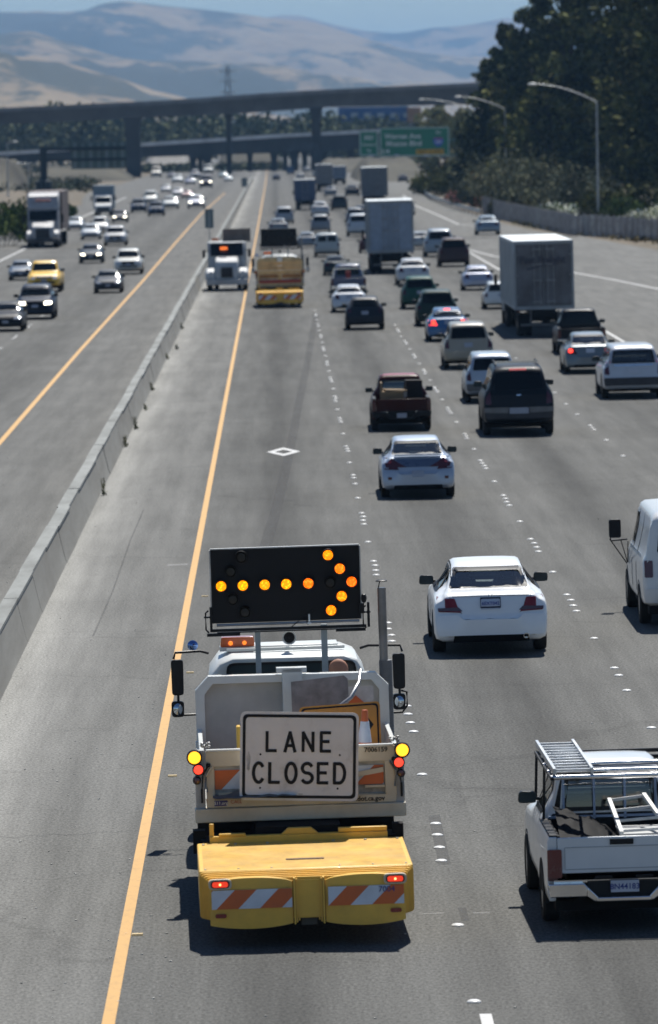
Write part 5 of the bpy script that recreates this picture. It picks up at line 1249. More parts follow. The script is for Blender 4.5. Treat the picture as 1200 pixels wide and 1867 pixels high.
# highway letters built from strokes
def letters(word, x0, z0, h, adv, par, wdt=.60, st=.145):
    s_ = h*st; W1 = h*wdt
    def arc(cx, cz, rx, rz, a0, a1, n=14): return [(cx+rx*cos(R(a0+(a1-a0)*i/n)), cz+rz*sin(R(a0+(a1-a0)*i/n))) for i in range(n+1)]
    x = x0
    for chv in word:
        w_ = W1-s_; H2 = h-s_; L = []
        if chv == 'L': L = [[(0, H2), (0, 0), (w_*.9, 0)]]
        if chv == 'A': L = [[(0, -s_*.2), (w_*.5, H2), (w_, -s_*.2)], [(w_*.2, H2*.28), (w_*.8, H2*.28)]]
        if chv == 'N': L = [[(0, 0), (0, H2), (w_, 0), (w_, H2)]]
        if chv == 'E': L = [[(w_*.9, H2), (0, H2), (0, 0), (w_*.9, 0)], [(0, H2*.52), (w_*.75, H2*.52)]]
        if chv == 'O': L = [arc(w_/2, H2/2, w_/2, H2/2, 0, 360, 26)]
        if chv == 'C': L = [arc(w_/2, H2/2, w_/2, H2/2, 42, 318, 22)]
        if chv == 'D': L = [[(w_*.35, H2), (0, H2), (0, 0), (w_*.35, 0)] + arc(w_*.45, H2/2, w_*.55, H2/2, -90, 90, 14) + [(w_*.35, H2)]]
        if chv == 'S': L = [arc(w_/2, H2*.75, w_*.47, H2*.25, 30, 270, 14)[:-1] + arc(w_/2, H2*.25, w_*.5, H2*.25, 90, -150, 14)]
        mb = MB()
        for P in L:
            for j, (a, b_) in enumerate(zip(P[:-1], P[1:])):
                A, B = Vector(a), Vector(b_); d = (B-A); 
                if d.length < 1e-5: continue
                d.normalize(); n = Vector((-d.y, d.x))*s_/2; e = d*s_*.30
                A2, B2 = A-e*(1 if j > 0 or True else 0), B+e
                yo = -.006-.00004*(j % 7)
                mb.prism([(x+s_/2+q.x, z0+s_/2+q.y) for q in (A2-n, B2-n, B2+n, A2+n)], 'y', yo, -.0008)
        mb.build('letter', SBK, par); x += adv
letters('LANE', -.385, .045, .245, .205, sg)
letters('CLOSED', -.535, -.315, .255, .1835, sg)
for (x, z) in ((-.44, .02), (.46, .02), (-.44, -.36), (.44, -.36)): MB().lathe([(.012, 0), (.001, -.004)], 'y', (x, -.001, z), 10).build('bolt_hole', SBK, sg)
sf = film('dark_scuff', (.10, .10, .10), -.5, .6, 9, (1, 1, .5))
MB().sheet([(-.575+.022*cos(2*pi*k/14)*(1+.4*sin(k*2.3)), -.0012, -.06+.11*sin(2*pi*k/14)) for k in range(14)]).build('scuff', sf, sg)
MB().box((.02, -.002, -.462+.035), (.05, .003, .012)).build('maker_label', BGRY, sg)
# cargo in the bed
o = on_truck('plywood_board', (.37, 5.7, 1.25), Matrix.Rotation(R(-6), 3, 'X'), 'worn grey plywood sheet standing in the bed of the near truck', 'board')
MB().prism([(-.33, 0), (.36, 0), (.335, 1.06), (.29, 1.10), (-.335, 1.045)], 'y', 0, .02).build('sheet', mat('grey_plywood', (.27, .265, .265), .8, dirt=.4, dscale=4, grime=(.10, .10, .10)), o)
o = on_truck('bent_pole', (.45, 5.55, 1.2), I3, 'bent grey pole hooked over the headboard of the near truck', 'pole')
MB().tube([(-.25, 0, .45), (0, 0, .70), (.28, .05, .90), (.38, .2, 1.06), (.42, .55, 1.18)], [.03, .03, .026, .02, .018], 8).build('tube', STEEL, o)
o = on_truck('barricade_board', (.86, 5.9, 1.3), Matrix.Rotation(R(-5), 3, 'X'), 'orange and white striped barricade board standing behind the plywood sheet in the bed', 'barricade')
MB().box((0, .02, .42), (.30, .03, .95)).build('board', mat('barricade_white', (.56, .57, .56), .5, dirt=.25), o)
MB().prism([(-.15, .72), (-.06, .79), (.15, .60), (.15, .42), (.03, .42), (-.15, .58)], 'y', -.006, .003).prism([(-.15, .2), (.15, .0), (.15, .14), (-.15, .34)], 'y', -.006, .003).build('orange_stripe', ORG, o)
o = on_truck('orange_work_sign', (.60, 4.75, 1.2), Matrix.Rotation(R(-8), 3, 'X'), 'orange sign with a black border standing behind the LANE CLOSED sign in the truck bed', 'sign')
P_ = rpoly([(-.50, 0), (.44, 0), (.44, .93), (-.50, .89)], .05); MB().prism(P_, 'y', 0, .02).build('panel', mat('amber_sign_sheet', (.62, .27, .03), .5, dirt=.2), o)
q_ = grow(P_, -.02); r_ = grow(P_, -.04); mb = MB()
for k in range(len(q_)): mb.prism([q_[k-1], q_[k], r_[k], r_[k-1]], 'y', -.004, -.0005)
mb.prism([(.18, .62), (.30, .74), (.36, .66), (.30, .58)], 'y', -.004, -.0005); mb.build('border', SBK, o)
o = on_truck('traffic_cone', (.80, 3.85, 1.40), Matrix.Rotation(R(2), 3, 'Y'), 'orange traffic cone with two white bands standing in the bed of the near truck', 'traffic cone')
MB().lathe([(.13, 0), (.042, .62), (.036, .72), (.03, .73), (.001, .73)], 'z', (0, 0, 0), 20).build('cone_body', ORG, o)
for a, b_ in ((.36, .60), (.14, .29)): MB().lathe([(.13-.1405*a+.003, a), (.13-.1405*b_+.003, b_)], 'z', (0, 0, 0), 20).build('reflective_band', RWH, o)
MB().box((0, 0, .01), (.36, .36, .03)).build('cone_base', ORG, o, bevel=.01)
o = on_truck('traffic_cone', (.55, 3.80, 1.30), Matrix.Rotation(R(-3), 3, 'Y'), 'second orange traffic cone, mostly hidden behind the LANE CLOSED sign', 'traffic cone')
MB().lathe([(.13, 0), (.042, .50), (.036, .56), (.001, .57)], 'z', (0, 0, 0), 20).build('cone_body', ORG, o)
o = on_truck('yellow_battery_case', (-.56, 4.6, 1.20), I3, 'small yellow case peeking out left of the LANE CLOSED sign in the bed', 'case')
MB().box((0, 0, .36), (.17, .2, .72)).build('case', YP, o, bevel=.02); MB().box((0, -.02, .73), (.08, .05, .03)).build('handle', BLACK, o)
o = on_truck('rope', (-.75, 4.6, 1.23), I3, 'loose dark rope lying on the bed floor of the near truck', 'rope')
MB().tube([(-.2+.45*k/14, .5*sin(k*.9), .03+.05*abs(sin(k*.6))) for k in range(15)], .016, 6).tube([(.0+.35*k/10, -.4+.3*cos(k), .05+.2*k/10) for k in range(11)], .010, 5).build('rope', mat('dark_rope', (.04, .035, .03), .9), o)
o = on_truck('tarpaulin', (-.35, 4.4, 1.2), I3, 'folded grey tarpaulin lying in the left of the bed of the near truck', 'tarpaulin')
vs = []; 
for j in range(9):
    for i in range(13):
        u, v = i/12, j/8; vs.append((-.6+.95*u, -1.3+2.4*v, .06+.13*sin(pi*u)*sin(pi*v)+.05*mn.noise(Vector((u*5, v*6, 1)))))
MB().add(vs, [(j*13+i, j*13+i+1, (j+1)*13+i+1, (j+1)*13+i) for j in range(8) for i in range(12)]).build('cloth', mat('grey_tarpaulin', (.13, .13, .135), .7, dirt=.3), o, angle=80)

# ------------------------------------------------------------------ lorries
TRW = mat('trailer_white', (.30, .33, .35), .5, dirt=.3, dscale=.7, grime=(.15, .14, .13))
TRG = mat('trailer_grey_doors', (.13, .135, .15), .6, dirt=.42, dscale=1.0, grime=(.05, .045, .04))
ALU = mat('aluminium_roof', (.60, .64, .66), .45, .3, dirt=.15)
def wset(root, y, lod=1, r=.5, dual=True, x=1.0):
    for s in (-1, 1):
        wheel(root, s*x, y, r, .27, s, lod)
        if dual: wheel(root, s*(x-.33), y, r, .27, s, lod)
def trailer_truck(px, pyb, wpx, label, W=2.6, Ht=4.12, L=15.0, zf=1.18, front=TRG, side=TRW, tractor=True, text=None, roll=.6, name='trailer_truck', grp='lorries on the right road', rot=0, cat='lorry'):
    p = at(px, pyb); Y = p.y; sc = wpx*(Y-1.2)/F/W
    root = empty(name, (p.x, Y-1.2, 0), (0, -R(roll), rot), sc); tag(root, label, cat, grp); hw = W/2
    bx = MB().box((0, L/2+.03, (zf+Ht)/2), (W, L, Ht-zf)).build('cargo_box', side, root, bevel=.02)
    MB().box((0, L/2+.03, Ht+.012), (W-.04, L-.04, .02)).build('roof', ALU, bx)
    fr = MB(); dk = MB()
    for x in (-hw+.05, hw-.05): fr.box((x, -.02, (zf+Ht)/2), (.10, .06, Ht-zf))
    fr.box((0, -.02, zf+.07), (W-.2, .06, .14)).box((0, -.02, Ht-.06), (W-.2, .06, .12)); fr.build('door_frame', side, bx, bevel=.006)
    for s in (-1, 1):
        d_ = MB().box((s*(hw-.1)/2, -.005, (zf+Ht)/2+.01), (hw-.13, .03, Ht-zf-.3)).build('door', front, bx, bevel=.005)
        rd_ = MB()
        for x in (.16, .42): rd_.tube([(s*x, -.05, zf+.1), (s*x, -.05, Ht-.12)], .018, 6)
        for zz in (.12, .45, .7, .93): rd_.box((s*.29, -.05, zf+(Ht-zf)*zz*.95), (.42, .03, .05))
        for zz in (.2, .5, .8): rd_.box((s*(hw-.12), -.045, zf+(Ht-zf)*zz), (.16, .03, .05))
        rd_.build('lock_rod', mat('rod_steel', (.26, .27, .28), .5, .2, dirt=.2), d_)
    sd = MB()
    for s in (-1, 1):
        for k in range(int(L/.62)): sd.box((s*(hw+.004), .4+k*.62, (zf+Ht)/2), (.012, .035, Ht-zf-.25))
    sd.build('side_post', side, bx)
    if text: text_mesh(text[0], .42, 'lettering', mat('dark_script', (.05, .05, .07), .6, dirt=0), bx, (-.05, -.075, zf+(Ht-zf)*.72), bold=.014).rotation_euler = (R(90), 0, 0)
    if text: MB().prism([(-.75, zf+(Ht-zf)*.60), (-.1, zf+(Ht-zf)*.645), (.8, zf+(Ht-zf)*.66), (-.1, zf+(Ht-zf)*.63), (-.72, zf+(Ht-zf)*.575)], 'y', -.072, -.066).build('swoosh', mat('dark_script', (.05, .05, .07), .6, dirt=0), bx)
    MB().box((0, .05, .52), (W-.5, .1, .10)).box((-.6, .08, .85), (.08, .08, .6)).box((.6, .08, .85), (.08, .08, .6)).build('rear_guard', mat('guard_grey', (.12, .12, .12), .6, dirt=.3), root)
    MB().box((0, L*.45, 1.02), (1.0, L*.9, .26)).box((0, 2.0, .8), (2.2, 2.6, .3)).build('chassis', UNDER, root)
    for y in (1.25, 2.5): wset(root, y)
    for s in (-1, 1):
        MB().box((s*(hw-.15), -.03, zf-.05), (.16, .04, .07)).build('tail_light', RED_DK, root)
        MB().box((s*.85, .45, .55), (.6, .02, .7)).build('mud_flap', UNDER, root)
    if tractor:
        MB().box((0, L+1.0, 1.75), (2.3, 2.2, 2.2)).prism([(L+2.0, .9), (L+4.2, .9), (L+4.0, 1.7), (L+2.6, 1.9), (L+2.1, 2.8), (L+1.9, 2.8)], 'x', -1.05, 1.05).build('tractor_cab', side, root, bevel=.06)
        for y in (L-1.6, L-.4): wset(root, y)
        wset(root, L+3.0, dual=False)
        for s in (-1, 1): MB().box((s*1.42, L+2.1, 2.05), (.14, .12, .5)).bar((s*1.1, L+2.1, 2.2), (s*1.4, L+2.1, 2.2), .03).build('side_mirror', BLACK, root)
    return root
def oncoming_lorry(px, pyb, wpx, label, cabc, boxc, kind='semi', grp='oncoming lorries', name='oncoming_lorry'):
    p = at(px, pyb); Yc = p.y; W = 2.45; sc = wpx*(Yc-1)/F/W
    root = empty(name, (p.x, Yc, 0), (0, R(.6), pi), sc); tag(root, label, 'lorry', grp); hw = W/2   # local +y faces the camera
    bm_ = mat('bumper_dark', (.06, .06, .065), .5, dirt=.3)
    if kind == 'semi':
        MB().prism([(1.3, .55), (1.35, 1.0), (1.15, 1.55), (-.35, 1.95), (-.35, .55)], 'x', -.80, .80).build('hood', cabc, root, bevel=.10)
        for s in (-1, 1): MB().prism([(1.2, .5), (1.25, .95), (.9, 1.25), (.1, 1.30), (-.35, 1.1), (-.35, .5)], 'x', s*.78, s*1.18).build('fender', cabc, root, bevel=.08)
        c_ = MB().prism([(-.35, .9), (-.35, 1.95), (-.85, 2.75), (-3.2, 2.75), (-3.2, .9)], 'x', -1.12, 1.12).build('cab', cabc, root, bevel=.08)
        MB().prism([(-.30, 1.98), (-.76, 2.68), (-.80, 2.68), (-.34, 1.98)], 'x', -1.0, 1.0).build('windshield', GLASS_D, c_)
        MB().prism([(-.8, 2.75), (-1.3, 3.7), (-1.9, 3.95), (-3.2, 3.98), (-3.2, 2.75)], 'x', -1.15, 1.15).build('roof_fairing', cabc, root, bevel=.12)
        MB().box((0, -1.05, 3.4), (1.1, .03, .18), 0, Matrix.Rotation(R(-28), 3, 'X')).build('fairing_lettering_band', mat('dull_red_band', (.30, .10, .09), .6), root)
        MB().box((0, 1.34, 1.0), (1.0, .05, .8)).build('grille', mat('dark_grille', (.03, .03, .035), .4, .4), root); MB().box((0, 1.42, .55), (2.3, .2, .35)).build('bumper', bm_, root, bevel=.04)
        bx = MB().box((0, -3.4-6.5, 2.62), (2.55, 13, 2.8)).build('cargo_box', boxc, root, bevel=.02)
        for s in (-1, 1): MB().tube([(s*1.0, -3.3, 1.2), (s*1.0, -3.3, 3.9)], .07, 10).build('exhaust_pipe', CHROME, root)
        MB().box((0, -6, 1.0), (1.1, 12, .3)).build('chassis', UNDER, root)
        wset(root, .6, dual=False); wset(root, -3.6); wset(root, -4.8); wset(root, -14); wset(root, -15.2)
    else:
        c_ = MB().prism([(.9, .5), (.95, 1.1), (.75, 1.35), (.1, 1.55), (-.45, 2.3), (-1.7, 2.35), (-1.7, .5)], 'x', -1.0, 1.0).build('cab', cabc, root, bevel=.08)
        MB().prism([(.16, 1.57), (-.38, 2.24), (-.43, 2.24), (.10, 1.57)], 'x', -.88, .88).build('windshield', GLASS_D, c_)
        MB().box((0, .95, .85), (1.5, .05, .35)).build('grille', mat('dark_grille', (.03, .03, .035), .4, .4), c_); MB().box((0, .98, .52), (2.0, .12, .2)).build('bumper', bm_, root)
        MB().box((0, -1.8-3.0, 2.25), (2.45, 6, 2.7)).build('cargo_box', boxc, root, bevel=.03)
        MB().box((0, -1.79, 2.4), (2.0, .03, .25)).build('box_lettering_band', ALU, root)
        MB().box((0, -4, .8), (1.1, 7.5, .3)).build('chassis', UNDER, root); wset(root, .1, dual=False, r=.45, x=.9); wset(root, -5.2, r=.45, x=.95)
    for s in (-1, 1):
        MB().sphere((s*.92, 1.24 if kind == 'semi' else .93, .98), .12, 10, 0, (1.1, .5, .8)).build('headlight', CLEAR_L, root)
        MB().box((s*1.38, -.5, 2.1), (.18, .10, .55)).bar((s*1.1, -.5, 2.3), (s*1.38, -.5, 2.3), .03).build('side_mirror', BLACK, root)
    return root

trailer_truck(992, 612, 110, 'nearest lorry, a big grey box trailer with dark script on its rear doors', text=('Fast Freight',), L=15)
trailer_truck(714, 498, 84, 'white box lorry with pale blue rear doors, straight ahead in the slow traffic', W=2.6, Ht=4.1, L=9, front=mat('pale_blue_door', (.24, .30, .39), .55, dirt=.15), side=TRW, name='box_lorry')
trailer_truck(685, 378, 46, 'dark grey box lorry beyond the white box lorry', front=mat('slate_door', (.14, .16, .18), .6), side=mat('slate_side', (.18, .20, .22), .6), L=12, name='box_lorry')
trailer_truck(592, 349, 31, 'small hazy grey box lorry far up the road beside the blue lorry', front=mat('mid_grey_door', (.17, .17, .18), .6), side=mat('mid_grey_side', (.2, .2, .21), .6), L=10, name='box_lorry')
trailer_truck(557, 383, 39, 'dark blue high sided lorry with a bright bumper far up the road', Ht=3.7, front=mat('navy_door', (.04, .07, .15), .5), side=mat('navy_side', (.05, .08, .15), .5), L=8, name='box_lorry')
trailer_truck(620, 336, 24, 'small distant blue grey lorry right of the grey box lorry', Ht=3.6, front=mat('blue_grey_door', (.13, .16, .22), .5), side=mat('blue_grey_side', (.3, .33, .36), .5), L=9, name='box_lorry')
oncoming_lorry(80, 452, 62, 'white fronted oncoming articulated lorry with a tall roof fairing at the left edge', mat('lorry_white', (.38, .38, .39), .45, 0, .2, .2), mat('dark_red_box', (.07, .04, .04), .6, dirt=.3))
oncoming_lorry(189, 394, 38, 'oncoming box lorry with white cab and blue grey box behind it', mat('lorry_white2', (.6, .62, .62), .4, 0, .2, .15), mat('blue_grey_box', (.16, .22, .27), .6, dirt=.2), 'box')

# ------------------------------------------------------------------ cars on the right road (rear views)
GR = 'cars driving away on the right road'; GO = 'oncoming cars on the left road'
SILV = (.42, .45, .49)
def put(kind, cx, yb, wpx, label, col, face=1, cat=None, **k):
    T = SHAPES['cab' if kind == 'pickup' else kind]; p = at(cx, yb); Y = p.y
    W = wpx*(Y-.9)/F; W = max(T['W']*.84, min(T['W']*1.17, W)); sc = W/T['W']
    Yo = Y-T['ax'][0]*sc if face > 0 else Y+T['ax'][1]*sc
    chr_ = k.pop('chrome', True)
    k.setdefault('lod', 0 if Y < 110 else 1 if Y < 330 else 2)
    k.setdefault('group', GR if face > 0 else GO)
    r_ = make_car(kind, label, cat or {'suv': 'suv', 'pickup': 'pickup truck', 'van': 'van', 'minivan': 'minivan'}.get(kind, 'car'), (p.x, Yo, 0), col, W=W, face=face, **k)
    if kind == 'pickup': pickup_bed(r_[0], T, r_[4], top=1.05, brake=k.get('brake', 0), chrome=chr_)
    return r_
# near white sedan
root, T, tri, patch, pm = put('sedan', 893, 1186, 208, 'clean white four door sedan with beige seats showing through the rear window', (.80, .82, .83), clear=True, metal=0, tlm=RED_L, kh=.97)
for s in (-1, 1): patch('roof_seam', [(s*.60, 1.0), (s*.615, 1.0), (s*.585, 1.9), (s*.585, 2.95), (s*.57, 2.95), (s*.57, 1.9)], 'top', .004, mat('panel_gap', (.03, .03, .03), .8, dirt=0), r=0, cut=.15, skirt=.004)
patch('tail_light', [(.455, .735), (.52, .80), (.855, .79), (.85, .745)], 'rear', .019, mat('smoked_lens', (.10, .06, .07), .15, 0, .5, 0), r=.01)
patch('tail_light', mirror([(.455, .735), (.52, .80), (.855, .79), (.85, .745)]), 'rear', .019, mat('smoked_lens', (.10, .06, .07), .15, 0, .5, 0), r=.01)
SEAM = mat('panel_gap', (.03, .03, .03), .8, dirt=0)
def seam(patch_, pts, view='rear', wd=.007, off=.006, name='panel_gap'):
    out = []
    for (a, b), (c, d) in zip(pts[:-1], pts[1:]):
        v = Vector((c-a, d-b)); n = Vector((-v.y, v.x)).normalized()*wd/2; patch_(name, [(a-n.x, b-n.y), (c-n.x, d-n.y), (c+n.x, d+n.y), (a+n.x, b+n.y)], view, off, SEAM, r=0, cut=.2, skirt=.004)
seam(patch, [(-.66, .965), (-.52, .74), (-.47, .70)]); seam(patch, [(.66, .965), (.52, .74), (.47, .70)]); seam(patch, [(-.62, .968), (.62, .968)], wd=.006)
pl = patch('licence_plate', [(-.165, .775), (.165, .775), (.165, .945), (-.165, .945)], 'rear', .02, mat('plate_frame_dark', (.03, .035, .06), .4, dirt=0), r=.01)
patch('plate_face', [(-.145, .805), (.145, .805), (.145, .92), (-.145, .92)], 'rear', .026, PLATE, r=.008)
text_mesh('6EXT042', .075, 'lettering', PBLUE, root, (0, .028, .855), rot=(R(90-16), 0, 0), bold=.0015)
MB().tube([(-.035, .16, 1.0), (-.02, .155, .975), (-.028, .15, .95)], .006, 6).tube([(.035, .16, 1.0), (.02, .155, .975), (.028, .15, .95)], .006, 6).bar((-.022, .152, .972), (.022, .152, .972), .008).build('badge', CHROME, root)
MB().lathe([(.045, -.02), (.045, -.10), (.038, -.10), (.034, 0)], 'y', (.56, .02, .33), 16).build('exhaust_tip', CHROME, root)
for s in (-1, 1): seam(patch, [(s*.0+1.0 if 0 else 2.32, .30), (2.32, .98)], 'left' if s < 0 else 'right'); seam(patch, [(3.5, .30), (3.5, .98)], 'left' if s < 0 else 'right'); seam(patch, [(1.25, .55), (1.2, .98)], 'left' if s < 0 else 'right')
# silver sedan
root, T, tri, patch, pm = put('sedan', 762, 905, 134, 'silver sedan with dark wedge shaped tail lamps and a small boot spoiler', (.40, .45, .53), clear=mat('dark_trim', (.06, .07, .08), .8), metal=.35, lod=0, plate=False)
patch('tail_light', [(.28, .80), (.80, .80), (.86, 1.0), (.62, 1.02), (.50, .92)], 'rear', .020, RED_DK, r=.02); patch('tail_light', mirror([(.28, .80), (.80, .80), (.86, 1.0), (.62, 1.02), (.50, .92)]), 'rear', .020, RED_DK, r=.02)
patch('boot_panel', [(-.42, .80), (.42, .80), (.56, 1.0), (-.56, 1.0)], 'rear', .012, mat('dark_blue_paint', (.09, .12, .19), .3, .3, .5, .05), r=.02)  # dark blue panel between the tail lamps
MB().prism(rpoly([(-.6, 1.085), (.6, 1.085), (.56, 1.12), (-.56, 1.12)], .01), 'y', .14, .30).build('spoiler', pm, root, bevel=.01)
patch('licence_plate', [(-.155, .56), (.155, .56), (.155, .72), (-.155, .72)], 'rear', .05, mat('plate_grey', (.34, .37, .44), .5), r=.01)
for s in (-1, 1): patch('fog_lamp', [(s*.66, .50), (s*.76, .50), (s*.76, .57), (s*.66, .57)], 'rear', .045, RED_DK, r=.02)
# red pickup with a load
root, T, tri, patch, pm = put('pickup', 732, 783, 108, 'dark red pickup truck loaded with boards and boxes', (.045, .008, .007), clear=mat('dark_trim', (.06, .07, .08), .8), lod=0, roof=1, chrome=False)
patch('roof_panel', [(-.6, 2.1), (.6, 2.1), (.6, 3.1), (-.6, 3.1)], 'top', .006, paint((.42, .03, .03)), r=.1, cut=.15)
MB().box((0, .02, .62), (1.35, .03, .05)).build('tailgate_trim', CHROME, root); MB().box((0, -.175, .52), (.32, .01, .15)).build('licence_plate', mat('plate_grey', (.34, .37, .44), .5), root)
CD = mat('cardboard_brown', (.22, .15, .08), .9, dirt=.3); DKW = mat('dark_box', (.025, .02, .018), .8)
def load(root_, nm, label, cat, boxes, m, group=None):
    o = empty(nm); o.matrix_world = root_.matrix_basis.copy(); mb = MB()
    for c, d, rt in boxes: mb.box(c, d, 0, Matrix.Rotation(R(rt), 3, 'Z') @ Matrix.Rotation(R(rt*.3), 3, 'Y'))
    mb.build({'cat': 'x'}.get(nm, nm.split('_')[-1]+'_body'), m, o, bevel=.01); return tag(o, label, cat, group)
load(root, 'dark_crate', 'dark square crate at the right of the red pickup load', 'crate', [((.42, 1.0, 1.17), (.52, .7, .86), 3)], DKW)
load(root, 'plank_stack', 'stack of pale planks in the bed of the red pickup', 'planks', [((-.25, .9, 1.05), (.75, 1.4, .45), -4), ((-.2, .7, 1.30), (.7, .9, .05), 9), ((-.62, .9, 1.30), (.05, 1.2, .5), 0)], CD)
load(root, 'white_bag', 'small white bag on the load of the red pickup', 'bag', [((.02, .5, 1.18), (.28, .3, .2), 14)], mat('white_bag', (.5, .48, .42), .8))
# suburban
root, T, tri, patch, pm = put('suv', 945, 792, 128, 'large black suv with a dark tailgate window and grey lower trim', (.012, .014, .018), lod=0, kh=1.06, plate=False, lower=mat('dark_lower_trim', (.055, .055, .06), .6, dirt=.2), brake=0, mirc=BLACK)
patch('brake_light', [(-.24, 1.775), (.24, 1.775), (.22, 1.825), (-.22, 1.825)], 'rear', .02, mat('bright_red_lens', (.75, .10, .09), .3, 0, .4, 0), r=.01)
patch('tailgate_glass', [(-.80, 1.12), (.80, 1.12), (.72, 1.26), (-.72, 1.26)], 'rear', .009, GLASS_D, r=.02); patch('badge', [(-.06, 1.10), (.06, 1.10), (.06, 1.135), (-.06, 1.135)], 'rear', .02, CHROME, r=.01)
for s in (-1, 1): patch('bumper_step', [(s*.30, .64), (s*.92, .66), (s*.92, .79), (s*.28, .79)], 'rear', .05, mat('grey_bumper_pad', (.17, .17, .17), .6, dirt=.3), r=.02)
patch('tow_mount', [(-.26, .62), (.26, .62), (.26, .78), (-.26, .78)], 'rear', .045, mat('plate_grey', (.34, .37, .44), .5), r=.02)
for s in (-1, 1): MB().tube([(s*.58, .6, 1.93), (s*.58, .7, 1.97), (s*.58, 2.6, 1.98), (s*.58, 2.75, 1.93)], .02, 6).build('roof_rail', BLACK, root)
MB().bar((-.58, 1.0, 1.985), (.58, 1.0, 1.985), .03, .05).build('roof_bar', CHROME, root)
put('suv', 897, 733, 98, 'silver suv with a black rear window just left of the large black suv', (.36, .40, .46), metal=.4, kh=.98, lower=mat('grey_lower_trim', (.10, .10, .105), .6, dirt=.2))
put('suv', 854, 672, 90, 'sandy beige suv with a dark rear window ahead of the silver suv', (.30, .27, .21), kh=1.0)
root = put('sedan', 817, 622, 76, 'blue sedan with three bright red brake lights', (.035, .12, .27), brake=1, tlm=RED_ON)[0]
put('minivan', 797, 594, 74, 'dark green minivan right behind the green roofed suv', (.025, .05, .045), kh=.98)
put('suv', 766, 563, 66, 'dark green suv with a glinting roof in the middle of the slow traffic', (.015, .07, .055), kh=.95)
put('sedan', 753, 519, 60, 'silver white sedan directly right of the white box lorry', (.5, .52, .53))
put('hatch', 666, 601, 70, 'small black hatchback with a pale roof in the second lane', (.02, .025, .035), kh=1.0)
put('sedan', 637, 569, 62, 'white sedan just ahead of the small black hatchback', (.55, .58, .62))
root = put('pickup', 636, 541, 64, 'dark blue pickup truck just ahead of the white sedan', (.035, .06, .14))[0]
MB().bar((-.8, .4, 1.55), (.8, .4, 1.55), .05).bar((-.8, .4, 1.0), (-.8, .4, 1.55), .05).bar((.8, .4, 1.0), (.8, .4, 1.55), .05).bar((-.8, 1.8, 1.85), (.8, 1.8, 1.85), .05).build('ladder_rack', CHROME, root)
MB().box((.0, 1.0, 1.15), (.25, .25, .5)).build('red_can', mat('red_can', (.3, .03, .02), .6), root)
put('sedan', 613, 502, 42, 'black sedan ahead of the dark blue pickup', (.03, .04, .045))
put('minivan', 802, 468, 56, 'light blue grey minivan beside the white box lorry', (.24, .29, .34))
put('suv', 828, 486, 56, 'dark maroon boxy suv next to the light minivan', (.055, .035, .038))
put('sedan', 768, 454, 40, 'pale car with a glinting roof just right of the white box lorry, mostly hidden', (.36, .38, .38))
put('sedan', 871, 529, 56, 'lilac silver sedan with a raised dark boot corner, left of the big grey trailer', (.36, .38, .47), metal=.3)
put('suv', 913, 563, 62, 'white car half hidden by the big grey trailer', (.6, .62, .62), kh=.85)
root = put('pickup', 1059, 645, 88, 'black pickup truck with a glinting roof right behind the grey trailer', (.012, .013, .016), lod=0)[0]
root, T, tri, patch, pm = put('sedan', 1075, 680, 92, 'grey blue sedan with one red lamp lit, ahead of the silver crossover', (.15, .18, .20), lod=0, metal=.2, clear=mat('dark_trim', (.06, .07, .08), .8))
patch('lit_lamp', [(-.80, .80), (-.64, .80), (-.64, .93), (-.80, .93)], 'rear', .03, RED_ON, r=.05)
root, T, tri, patch, pm = put('suv', 1153, 725, 112, 'silver crossover with tall red lamps beside its rear window', (.48, .51, .56), lod=0, clear=mat('dark_trim', (.06, .07, .08), .8), metal=.2, kh=.93, lower=mat('dark_lower_trim', (.055, .055, .06), .6, dirt=.2))
for s in (-1, 1):
    q = [(.72, 1.12), (.84, 1.12), (.76, 1.56), (.66, 1.56)]; patch('tall_tail_light', q if s > 0 else mirror(q), 'rear', .02, RED_L, r=.02)
patch('tailgate_trim', [(-.6, 1.02), (.6, 1.02), (.6, 1.07), (-.6, 1.07)], 'rear', .03, CHROME, r=.01)
put('sedan', 890, 428, 44, 'blue grey sedan alone on the merging lane', (.20, .25, .30), metal=.3)
put('van', 597, 468, 46, 'pale grey van in the third lane ahead of the black sedan', (.35, .38, .38), kh=.9)
put('sedan', 561, 452, 30, 'hazy grey car just right of the second attenuator truck', (.17, .2, .23))
put('minivan', 585, 424, 36, 'grey blue minivan ahead of the pale grey van', (.20, .22, .24))
put('minivan', 519, 408, 34, 'grey minivan in the carpool lane ahead of the second attenuator truck', (.27, .29, .32))
put('sedan', 508, 427, 36, 'dull grey sedan half hidden behind the dark arrow board of the second attenuator truck', (.16, .18, .19))
put('suv', 655, 431, 44, 'white suv left of the white box lorry', (.42, .46, .5))
put('suv', 648, 411, 34, 'dark blue suv ahead of the white suv', (.05, .08, .12))
put('hatch', 673, 461, 32, 'dark maroon car squeezed behind the left side of the white box lorry', (.08, .035, .035))
put('sedan', 584, 394, 33, 'silver sedan right behind the dark blue lorry', (.42, .44, .46))
put('suv', 619, 384, 30, 'black suv with a pale roof ahead of the white suv column', (.04, .05, .06))
put('sedan', 643, 358, 26, 'dark sedan with a strong sun glint beside the dark grey lorry', (.03, .035, .04))
put('sedan', 504, 329, 14, 'tiny dark car far ahead in the carpool lane', (.02, .025, .05))
put('van', 530, 318, 14, 'tiny blue van far ahead under the low overpass', (.06, .10, .18))
put('sedan', 548, 327, 15, 'tiny pale car far ahead, left of the distant lorries', (.35, .35, .33))
put('sedan', 735, 332, 17, 'tiny dark car far up the merging lane beyond the shrubs', (.03, .03, .05))
put('sedan', 560, 314, 13, 'tiny grey car under the low overpass, right of the tiny blue van', (.2, .22, .23))
put('suv', 605, 318, 14, 'tiny dark suv just before the low overpass, behind the distant lorries', (.05, .06, .08))
